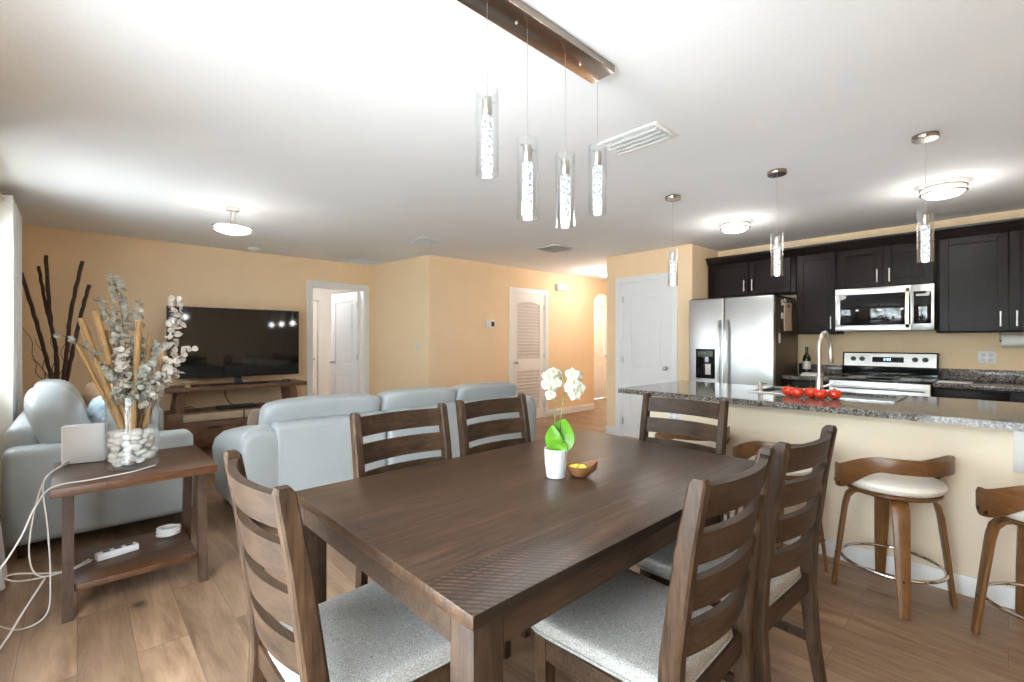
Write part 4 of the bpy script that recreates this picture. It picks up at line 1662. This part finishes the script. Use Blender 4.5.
# ------------------------------------------------------------------ three seat sofa, its back to the table
t = thing('sofa', 'long pale blue grey leather sofa with its back to the dining table', 'sofa', (2.16, 3.40, 0))
SW = 1.385
fr = MB()
fr.box((-SW + .02, .04, .10), (SW - .02, .92, .36), .03, 3)
fr.build('base', 'leather', t, ang=60)
bp = MB()
for xa, xb in ((-SW + .195, -.335), (-.328, .425), (.432, SW - .195)):
    bp.box((xa, 0, .11), (xb, .20, .715), .05, 5)
bp.build('back_panel', 'leather', t, ang=60)
xs = [-SW + .175, -.33, .428, SW - .175]
for xa, xb in zip(xs[:-1], xs[1:]):
    def warp(q):
        return Vector((q.x, q.y - .06 * (q.z / .2), q.z + .006 * math.cos(q.x * 7)))
    MB().puff(((xa + xb) / 2, .235, .672), (xb - xa - .006, .24, .37), 7, 9, warp=warp).build('back_cushion', 'leather', t, ang=80)
    MB().puff(((xa + xb) / 2, .62, .40), (xb - xa - .008, .60, .18), 6, 7).build('seat_cushion', 'leather', t, ang=80)
for s_ in (-1, 1):
    mb = MB()
    rings = []
    for y, zt, dy in ((.0, .66, .0), (.012, .70, 0), (.05, .715, 0), (.45, .655, 0), (.82, .585, 0), (.89, .56, 0), (.905, .50, 0)):
        x0, x1 = s_ * (SW - .235), s_ * SW
        w = (x1 - x0)
        r_ = .07
        sec = []
        for u, z in ((.06, .12), (.0, .30), (.0, zt - .10), (.05, zt - .045), (.20, zt - .008), (.45, zt), (.72, zt - .012), (.92, zt - .05), (1.0, zt - .12), (.99, .42), (.92, .22), (.86, .12)):
            sec.append(Vector((x0 + w * u, y, z)))
        rings.append(sec)
    # soften the two ends
    for idx, f in ((0, .90), (len(rings) - 1, .88)):
        c = sum(rings[idx], Vector()) / len(rings[idx])
        rings[idx] = [Vector((c.x + (p.x - c.x) * f, p.y, c.z + (p.z - c.z) * f)) for p in rings[idx]]
    mb.rings(rings)
    mb.build('arm', 'leather', t, ang=75)
    for y in (.10, .82):
        MB().rings([[Vector((s_ * (SW - .10) + u * w_, y + v * w_, z)) for u, v in ((-1, -1), (1, -1), (1, 1), (-1, 1))] for z, w_ in ((0, .02), (.118, .028))]).build('foot', 'side_leg_wood', t, smooth=False)
o = MB().puff((0, 0, 0), (.36, .13, .34), 4, 8, pinch=.55).build('throw_pillow', 'brown_cushion', None, ang=80)
o.location = (1.15, 4.06, .60)
o.rotation_euler = (R(-60), R(14), R(-8))
tag(o, 'brown throw pillow peeking over the arm of the long sofa', 'pillow')

# ------------------------------------------------------------------ loveseat by the window
t = thing('loveseat', 'pale blue grey leather loveseat against the window wall behind the side table', 'loveseat', (.14, 4.77, 0))
# local: back at -x, opens to +x
HX0, HX1, HY = -.465, .46, .87
MB().box((HX0 + .03, -HY + .2, .10), (HX1 - .04, HY - .2, .36), .03, 3).build('base', 'leather', t, ang=60)
MB().box((HX0, -HY + .21, .10), (HX0 + .2, HY - .21, .76), .06, 4).build('back_panel', 'leather', t, ang=60)
for s_ in (-1, 1):
    MB().box((HX0 + .005, s_ * HY, .085), (HX1, s_ * (HY - .2), .65), .05, 5).build('arm', 'leather', t, ang=60)
    for x in (HX0 + .09, HX1 - .09):
        MB().rings([[Vector((x + u * w_, s_ * (HY - .1) + v * w_, z)) for u, v in ((-1, -1), (1, -1), (1, 1), (-1, 1))] for z, w_ in ((0, .02), (.083, .028))]).build('foot', 'side_leg_wood', t, smooth=False)

    def warp(q):
        return Vector((q.x + .03 * math.cos(q.y * 3.3) - .08 * (q.z / .25), q.y, q.z + .03 * math.cos(q.y * 4)))
    MB().puff((HX0 + .215, s_ * .375, .72), (.27, .76, .46), 2.9, 9, warp=warp).build('back_cushion', 'leather', t, ang=80)
    MB().puff((.10, s_ * .335, .43), (.60, .66, .20), 6, 7).build('seat_cushion', 'leather', t, ang=80)
o = MB().puff((0, 0, 0), (.46, .16, .40), 3.6, 8, pinch=.5).build('throw_pillow', 'tan_cushion', None, ang=80)
o.location = (.15, 5.25, .735)
o.rotation_euler = (R(-8), R(4), R(-62))
tag(o, 'tan suede throw pillow leaning in the loveseat far corner', 'pillow')
o = MB().puff((0, 0, 0), (.44, .15, .36), 3.6, 8, pinch=.5).build('throw_pillow', 'blue_pillow', None, ang=80)
o.location = (.19, 4.42, .705)
o.rotation_euler = (R(-14), R(3), R(-50))
tag(o, 'mottled pale blue throw pillow on the loveseat behind the white box', 'pillow')

# ------------------------------------------------------------------ curtains
def curtain(label, y0, y1, xc, ztop, depth, folds, flare=0.0):
    t = thing('grommet_curtain', label, 'curtain', (0, 0, 0), 0, 'white curtain panels')
    mb = MB()
    n = folds * 10
    rows = []
    for i in range(9):
        v = i / 8
        z = ztop * (1 - v) + .012 * v
        row = []
        for k in range(n + 1):
            u = k / n
            y = y0 + (y1 - y0) * u
            x = xc + depth * math.cos(u * folds * 2 * PI) * (1 + .15 * v * math.sin(u * 9)) + flare * max(0, v - .7) / .3 * math.sin(u * PI)
            row.append(Vector((x, y, z)))
        rows.append(row)
    full = [r + [p + Vector((-.003, 0, 0)) for p in reversed(r)] for r in rows]
    mb.rings(full)
    mb.build('cloth', 'curtain', t, ang=80)
    for k in range(folds):
        u = (k + .5) / folds
        y = y0 + (y1 - y0) * u
        g = MB()
        g.tube([(-.405 + .028 * math.cos(2 * PI * j / 20), y, ztop - .035 + .028 * math.sin(2 * PI * j / 20)) for j in range(20)], .005, 8, closed=True)
        g.build('grommet', 'nickel', t)
    return t


curtain('white grommet curtain panel at the window edge behind the loveseat end', 5.0, 5.75, -.41, 2.35, .065, 5)
curtain('white grommet curtain panel at the photo edge by the side table cables', 3.35, 3.84, -.385, 2.35, .05, 3, .075)
t = thing('curtain_rod', 'dark metal curtain rod above the loveseat window', 'curtain rod', (-.40, 4.5, 2.315))
MB().cyl((0, -1.25, 0), (0, 1.35, 0), .010, n=14).build('rod', 'nickel', t)
for y in (-1.28, 1.38):
    MB().ball((0, y, 0), .026, 14).build('finial', 'nickel', t)
for y in (-1.22, 1.30):
    MB().cyl((0, y, -.011), (-.0995, y, -.011), .007, n=10).build('bracket', 'nickel', t)

# ------------------------------------------------------------------ television and stand
t = thing('television_console', 'wide walnut television stand with slanted legs and pale drawers', 'tv stand', (1.42, 6.37, 0))
HWX = .735
MB().box((-HWX, -.22, .715), (HWX, .22, .765), .004).build('top', 'console_wood', t)
for s_ in (-1, 1):
    for y in (-.17, .15):
        MB().prism([(s_ * (HWX - .20), y, .7148), (s_ * (HWX - .12), y, .7148), (s_ * (HWX - .02), y, 0), (s_ * (HWX - .12), y, 0)], (0, .05, 0)).build('leg', 'console_leg_wood', t, smooth=False)
rbox('lower_case', (-HWX + .02, -.205, .10), (HWX - .02, .205, .485), 'console_wood', t, .004)
for k in range(2):
    a = -HWX + .16 + k * .60
    rbox('pale_drawer', (a, -.2052, .385), (a + .58, -.222, .468), 'light_drawer', t, .002)
    o = rbox('drawer', (a, -.2052, .13), (a + .58, -.222, .372), 'console_wood', t, .002)
    rbox('pull', (a + .22, -.2222, .30), (a + .36, -.236, .318), 'black_plastic', o, .003)

t = thing('television', 'large flat black television standing on the walnut console', 'television', (1.42, 6.36, .7655))
rbox('panel', (-.70, -.012, .085), (.70, .028, .905), 'black_plastic', t, .006)
rbox('screen', (-.69, -.0128, .098), (.69, -.012, .895), 'screen', t, 0)
MB().prism([(-.045, -.02, .014), (.045, -.02, .014), (.03, -.0, .10), (-.03, 0, .10)], (0, .025, 0)).build('stand_neck', 'black_gloss', t, smooth=False)
rbox('stand_base', (-.30, -.11, 0), (.30, .11, .014), 'black_gloss', t, .005)
t = thing('streaming_puck', 'small round black device on the console top right of the television base', 'media device', (1.93, 6.24, .7655))
MB().lathe([(.045, 0), (.05, .004), (.05, .026), (.046, .031), (.01, .032)], 28).build('body', 'black_plastic', t)
t = thing('ceramic_dish', 'shallow pale footed dish on the console end by the flowers', 'dish', (.90, 6.25, .7655))
MB().lathe([(.035, 0), (.03, .006), (.018, .02), (.05, .035), (.095, .055), (.10, .058), (.09, .056), (.03, .038), (.01, .036)], 32).build('bowl', 'clay', t)
t = thing('cable_box', 'flat black media box on the console lower shelf', 'media box', (1.38, 6.27, .4857))
rbox('body', (-.20, -.09, 0), (.20, .09, .036), 'black_plastic', t, .004)
tag(MB().tube([(1.30, 6.42, .70), (1.285, 6.40, .66), (1.30, 6.38, .60), (1.33, 6.37, .54), (1.36, 6.366, .525)], .006, 8).build('black_cable', 'black_cable'),
    'short black cord dangling from the console top to the media box', 'cord')
tag(MB().tube([(.86, 6.40, .493), (.90, 6.36, .53), (.95, 6.33, .535), (.99, 6.32, .50), (1.03, 6.30, .491)], .005, 8).build('black_cable', 'black_cable'),
    'short black cord looped on the console shelf beside the slanted legs', 'cord')

# ------------------------------------------------------------------ floor vase with dark branches
t = thing('floor_vase', 'dark floor vase in the corner behind the loveseat', 'vase', (-.14, 6.15, 0))
MB().lathe([(.09, 0), (.12, .02), (.15, .25), (.13, .5), (.085, .62), (.095, .66), (.085, .66), (.07, .60), (.02, .58)], 32).build('body', 'vase_clay', t)


def P3(x, y, z):
    return (x, y, z)


bx, by = -.14, 6.15
for pts, r, lab in (([(bx + .02, by + .03, .6), (bx - .05, by, 1.0), (-.275, 6.12, 1.45), (-.372, 6.10, 1.90)], .016, 'dark crooked branch leaning furthest towards the curtain'),
                    ([(bx, by - .02, .6), (bx, by, 1.1), (-.185, 6.15, 1.5), (-.215, 6.14, 2.08)], .016, 'tallest dark upright branch in the floor vase'),
                    ([(bx - .02, by, .6), (bx - .01, by + .03, 1.2), (-.215, 6.20, 1.6), (-.265, 6.20, 1.98)], .014, 'thin dark branch just behind the tallest upright one'),
                    ([(bx + .01, by - .03, .6), (bx + .06, by - .03, 1.1), (-.045, 6.12, 1.55), (.035, 6.10, 2.05)], .017, 'dark bent branch leaning towards the television'),
                    ([(bx + .03, by + .01, .6), (bx + .08, by, 1.0), (.02, 6.15, 1.5), (.085, 6.14, 1.83)], .017, 'shorter thick dark branch leaning furthest towards the television')):
    pp = spline(pts, 7)
    pp = [p + Vector((.0028 * math.sin(k * 2.7 + r * 900), .0028 * math.cos(k * 2.3), 0)) for k, p in enumerate(pp)]
    tag(MB().tube(pp, [r * (1.04 - .1 * k / len(pp) + .06 * math.sin(k * 2.3)) for k in range(len(pp))], 10).build('dark_branch', 'branch_bark'), lab, 'branch', 'dark branches in the floor vase')
rn = random.Random(4)
for i, (dx, dz, lab) in enumerate(((-.22, 1.42, 'curly brown twig reaching furthest to the curtain side of the floor vase'), (-.13, 1.30, 'curly brown twig between the leaning and the upright branches'),
                                   (-.03, 1.35, 'curly brown twig just beside the tallest upright branch'), (.05, 1.28, 'curly brown twig in the open middle between the branches'),
                                   (.13, 1.40, 'curly brown twig on the television side of the floor vase'), (-.17, 1.12, 'short curly brown twig low by the curtain'))):
    pts = []
    for k in range(16):
        u = k / 15
        pts.append((bx + dx * u + .018 * math.sin(u * 17 + i), by + .02 * math.cos(u * 13 + i), .62 + (dz - .62) * u))
    tag(MB().tube(pts, [.006 - .004 * k / 15 for k in range(16)], 6).build('curly_twig', 'twig'), lab, 'twig', 'curly twigs in the floor vase')

# ------------------------------------------------------------------ side table with glass vase
t = thing('side_table', 'brown reclaimed wood side table with slanted legs and lower shelf', 'side table', (.23, 3.215, 0))
MB().box((-.32, -.32, .578), (.32, .32, .62), .004).build('tabletop', 'side_wood', t)
for sx in (-1, 1):
    for sy in (-1, 1):
        x = sx * .262
        yt, yb = sy * .20, sy * .268
        MB().rings([[Vector((x - .02, yb - .024, 0)), Vector((x + .02, yb - .024, 0)), Vector((x + .02, yb + .024, 0)), Vector((x - .02, yb + .024, 0))],
                    [Vector((x - .02, yt - .024, .5778)), Vector((x + .02, yt - .024, .5778)), Vector((x + .02, yt + .024, .5778)), Vector((x - .02, yt + .024, .5778))]]).build('leg', 'side_leg_wood', t, smooth=False)
MB().box((-.241, -.255, .115), (.241, .255, .145), .003).build('shelf', 'side_wood', t)

VX, VY = .215, 3.165
t = thing('glass_vase', 'tall clear glass cylinder vase of white stones on the side table', 'vase', (VX, VY, .6205))
g = MB()
n = 48
ring = lambda rr, z: [Vector((rr * math.cos(2 * PI * k / n), rr * math.sin(2 * PI * k / n), z)) for k in range(n)]
g.rings([ring(.108, 0), ring(.114, .004), ring(.114, .37), ring(.110, .37), ring(.110, .014), ring(.02, .012)])
g.build('glass_body', 'vase_glass', t)
rn = random.Random(11)
placed = []
tries = 0
while len(placed) < 85 and tries < 20000:
    tries += 1
    s_ = rn.uniform(.022, .037)
    a = rn.uniform(0, 2 * PI)
    q = (rn.random() ** .35) * (.108 - s_ * 1.02)
    z = .016 + s_ * .7 + rn.random() * .15
    p = Vector((q * math.cos(a), q * math.sin(a), z))
    if all((p - p2).length > (s_ + s2) * .62 for p2, s2 in placed):
        placed.append((p, s_))
for p, s_ in placed:
    mb = MB()
    e = [rn.uniform(.8, 1.15), rn.uniform(.7, 1.0), rn.uniform(.5, .75)]
    mb.puff((0, 0, 0), (s_ * 2 * e[0], s_ * 2 * e[1], s_ * 2 * e[2]), 2.6, 3)
    for v in mb.bm.verts:
        v.co *= 1 + .10 * math.sin(v.co.x * 160 + s_ * 900) * math.cos(v.co.y * 130)
    o = mb.build('river_stone', 'stone', None, ang=80)
    o.location = (VX + p.x, VY + p.y, .6205 + p.z)
    o.rotation_euler = (rn.uniform(-.5, .5), rn.uniform(-.5, .5), rn.uniform(0, 6))
    tag(o, 'pale grey river stone among those filling the glass vase', 'stone', 'stones in the glass vase')

# bamboo canes: (along, toward room back, top height), feet rest in the stones
canes = [((-.205, .02, 1.395), .0165, 'thick bamboo cane leaning furthest towards the loveseat', (-.028, -.02)),
         ((-.148, -.02, 1.432), .0165, 'tall bamboo cane second from the loveseat side', (-.008, .01)),
         ((-.102, .03, 1.336), .0155, 'short bamboo cane leaning behind the tall one', (.0, .04)),
         ((.025, -.03, 1.381), .0165, 'upright bamboo cane with open hollow top in the middle', (-.005, -.03)),
         ((.07, .03, 1.323), .0125, 'thin bamboo cane leaning towards the television', (.025, .02)),
         ((.131, .0, 1.23), .0125, 'bamboo cane leaning furthest towards the sofa', (.04, .0)),
         ((-.215, -.03, 1.26), .0105, 'short thin bamboo cane low on the loveseat side', (-.03, .02))]
AX = Vector((.997, -.068, 0))
BX = Vector((.068, .997, 0))
for (l, d, zt), r, lab, (fl, fd) in canes:
    p0 = Vector((VX, VY, .775)) + AX * fl + BX * fd
    p1 = Vector((VX, VY, zt)) + AX * l + BX * d
    mb = MB()
    rings_r, pts = [], []
    N = 24
    for k in range(N + 1):
        u = k / N
        pts.append(p0 + (p1 - p0) * u)
        rings_r.append(r * (1.10 if k % 6 == 3 else 1.0) * (1 - .12 * u))
    mb.tube(pts, rings_r, 12)
    # hollow end
    tdir = (p1 - p0).normalized()
    o = mb.build('bamboo_cane', 'cane', None, ang=60)
    tag(o, lab, 'bamboo cane', 'bamboo canes in the glass vase')
    MB().cyl(p1 - tdir * .001, p1 + tdir * .0012, r * .66, n=12).build('hollow_end', 'twig', o)

# eucalyptus branches
euc = [((-.082, .0, 1.62), (-.035, .03), 54, 'eucalyptus', 'tallest grey green eucalyptus branch rising above the canes', .017),
       ((.030, .05, 1.505), (.015, .04), 24, 'eucalyptus', 'small grey green eucalyptus branch just below the tallest', .014),
       ((-.135, .02, 1.49), (-.05, .0), 34, 'eucalyptus', 'grey green eucalyptus branch on the loveseat side of the canes', .015),
       ((.184, .02, 1.52), (.165, .0), 54, 'eucalyptus_pale', 'bleached eucalyptus branch rising in front of the television edge', .016),
       ((.262, -.02, 1.24), (.12, .0), 40, 'eucalyptus_pale', 'low bleached eucalyptus branch pointing at the television screen', .016),
       ((.12, .06, 1.27), (.05, .03), 40, 'eucalyptus', 'grey eucalyptus branch leaning between canes and television', .015),
       ((-.27, -.04, 1.31), (-.09, .0), 18, 'eucalyptus', 'sparse grey eucalyptus sprig reaching towards the dark branches', .014),
       ((-.05, -.08, 1.235), (-.03, -.05), 52, 'eucalyptus_pale', 'short bleached eucalyptus branch in front of the canes', .016),
       ((.07, -.07, 1.16), (.03, -.05), 46, 'eucalyptus', 'short grey eucalyptus branch in front of the upright cane', .016),
       ((-.11, -.07, 1.15), (-.05, -.05), 46, 'eucalyptus', 'short grey eucalyptus branch crossing the leaning canes', .015),
       ((.015, .03, 1.30), (.01, .02), 40, 'eucalyptus', 'grey eucalyptus branch tucked behind the upright cane', .015),
       ((.205, .02, 1.10), (.09, .02), 36, 'eucalyptus_pale', 'bleached eucalyptus branch drooping towards the television console dish', .015),
       ((.15, -.05, 1.11), (.06, -.03), 40, 'eucalyptus_pale', 'short bleached eucalyptus branch at the vase rim by the sofa', .016)]
rn = random.Random(21)
for (l, d, zt), (ml, md), nl, mt, lab, ls in euc:
    p0 = Vector((VX, VY, .78)) + AX * ml * .25 + BX * md * .3
    pm = Vector((VX, VY, .78 + (zt - .78) * .62)) + AX * ml + BX * md
    p1 = Vector((VX, VY, zt)) + AX * l + BX * d
    pts = []
    for k in range(15):
        u = k / 14
        c0 = p0 * (1 - u) ** 2 + (pm * 2 - (p0 + p1) * .5) * 2 * u * (1 - u) + p1 * u * u
        pts.append(c0)
    t = thing('eucalyptus_branch', lab, 'eucalyptus branch', tuple(p0), 0, 'dried eucalyptus branches in the glass vase')
    MB().tube([p - p0 for p in pts], [.0028 - .0018 * k / 14 for k in range(15)], 6).build('stem', 'twig', t)
    mb = MB()
    for k in range(nl):
        u = .32 + .68 * (k + .5) / nl
        i = min(13, int(u * 14))
        c = pts[i] + (pts[i + 1] - pts[i]) * (u * 14 - i)
        a = k * 2.4 + rn.uniform(-.4, .4)
        out = Vector((math.cos(a), math.sin(a), rn.uniform(-.1, .6))).normalized()
        s_ = ls * 1.2 * rn.uniform(.75, 1.2) * (1.1 - .5 * (u - .4))
        nrm = Vector((rn.gauss(0, .6), rn.gauss(0, .6) - .3, rn.gauss(.2, .6))).normalized()
        x = out.cross(nrm).normalized()
        y = nrm.cross(x)
        cc = c + out * s_ * rn.uniform(.9, 1.9) - p0
        m_ = 10
        r0 = [cc + x * s_ * math.cos(2 * PI * j / m_) + y * s_ * .9 * math.sin(2 * PI * j / m_) + nrm * s_ * .12 * math.cos(4 * PI * j / m_) for j in range(m_)]
        mb.rings([r0, [p + nrm * .0012 for p in r0]])
    lf = mb.build('leaves', mt, t, ang=30)
    lf['kind'] = 'stuff'

# white box, cables, power strip, cable coil
t = thing('white_router_box', 'white upright router box on the side table beside the glass vase', 'router', (.03, 3.44, .6205), R(-14))
rbox('case', (-.09, -.03, 0), (.09, .03, .205), 'white_plastic', t, .008, 3)
rbox('front_cover', (-.082, -.0302, .004), (.086, -.034, .201), 'grey_plastic', t, .002)
t = thing('power_strip', 'white power strip lying on the lower shelf of the side table', 'power strip', (.155, 3.235, .1455), R(14))
rbox('body', (-.088, -.026, 0), (.088, .026, .034), 'white_plastic', t, .006)
for k in range(3):
    rbox('socket', (-.060 + k * .048, -.012, .0342), (-.030 + k * .048, .012, .0362), 'black_plastic', t, .001)
t = thing('cable_coil', 'coil of white cable on the lower shelf at the sofa end', 'cable', (.39, 3.36, .1455))
mb = MB()
pts = []
for k in range(160):
    a = 2 * PI * k / 32
    pts.append((.052 * math.cos(a) + .004 * math.sin(k * .7), .052 * math.sin(a), .005 + .0085 * k / 32))
mb.tube(pts, .0045, 6)
mb.build('coil', 'white_cable', t)


for pts, r, lab in (
    ([(-.03, 3.42, .64), (-.075, 3.30, .635), (-.12, 3.16, .60), (-.15, 3.08, .46), (-.16, 3.05, .30), (-.13, 3.05, .20), (-.04, 3.08, .18), (.045, 3.21, .165)], .0032,
     'white cord hanging from the router box down to the power strip'),
    ([(-.035, 3.41, .63), (-.09, 3.25, .632), (-.118, 3.10, .60), (-.10, 3.02, .42), (-.09, 2.98, .22), (-.10, 2.97, .05), (-.18, 2.98, .006), (-.27, 3.10, .006), (-.36, 3.2, .006)], .0032,
     'white cord dropping from the router box and curving over the floor'),
    ([(.30, 3.07, .626), (.20, 3.00, .625), (.05, 2.96, .625), (-.08, 2.92, .627), (-.13, 2.80, .58), (-.17, 2.72, .48), (-.24, 2.70, .36), (-.33, 2.72, .28)], .0034,
     'white cord lying across the side table top and trailing off the photo edge'),
    ([(.055, 3.20, .162), (-.02, 3.10, .172), (-.10, 3.08, .19), (-.20, 3.14, .20), (-.25, 3.22, .17), (-.20, 3.18, .15), (-.08, 3.10, .17), (.05, 3.19, .158)], .0035,
     'looped bundle of white cord hanging beside the side table shelf'),
    ([(-.11, 3.08, .17), (-.17, 2.98, .09), (-.23, 2.86, .01), (-.28, 2.70, .006), (-.36, 2.6, .006)], .0045,
     'thicker white cord running from the bundle to the photo edge')):
    tag(MB().tube(spline(pts), r, 7).build('white_cable', 'white_cable'), lab, 'cord', 'white cords around the side table')

# unseen fill lights added for the bedroom, entry and closet, without fixtures
bulb((2.6, 7.9, 2.2), 16, (.9, .95, 1), .15, name='bedroom_fill')
bulb((7.6, 5.85, 2.2), 24, (1, .96, .92), .15, name='entry_fill')
bulb((3.5, 9.8, 2.2), 9, (1, .95, .9), .15, name='closet_fill')
struct('wall_closet_side', MB().box((2.4, 9.22, 0), (2.5, 10.6, 2.44)).box((5.0, 9.22, 0), (5.1, 10.6, 2.44)), 'louver', smooth=False)
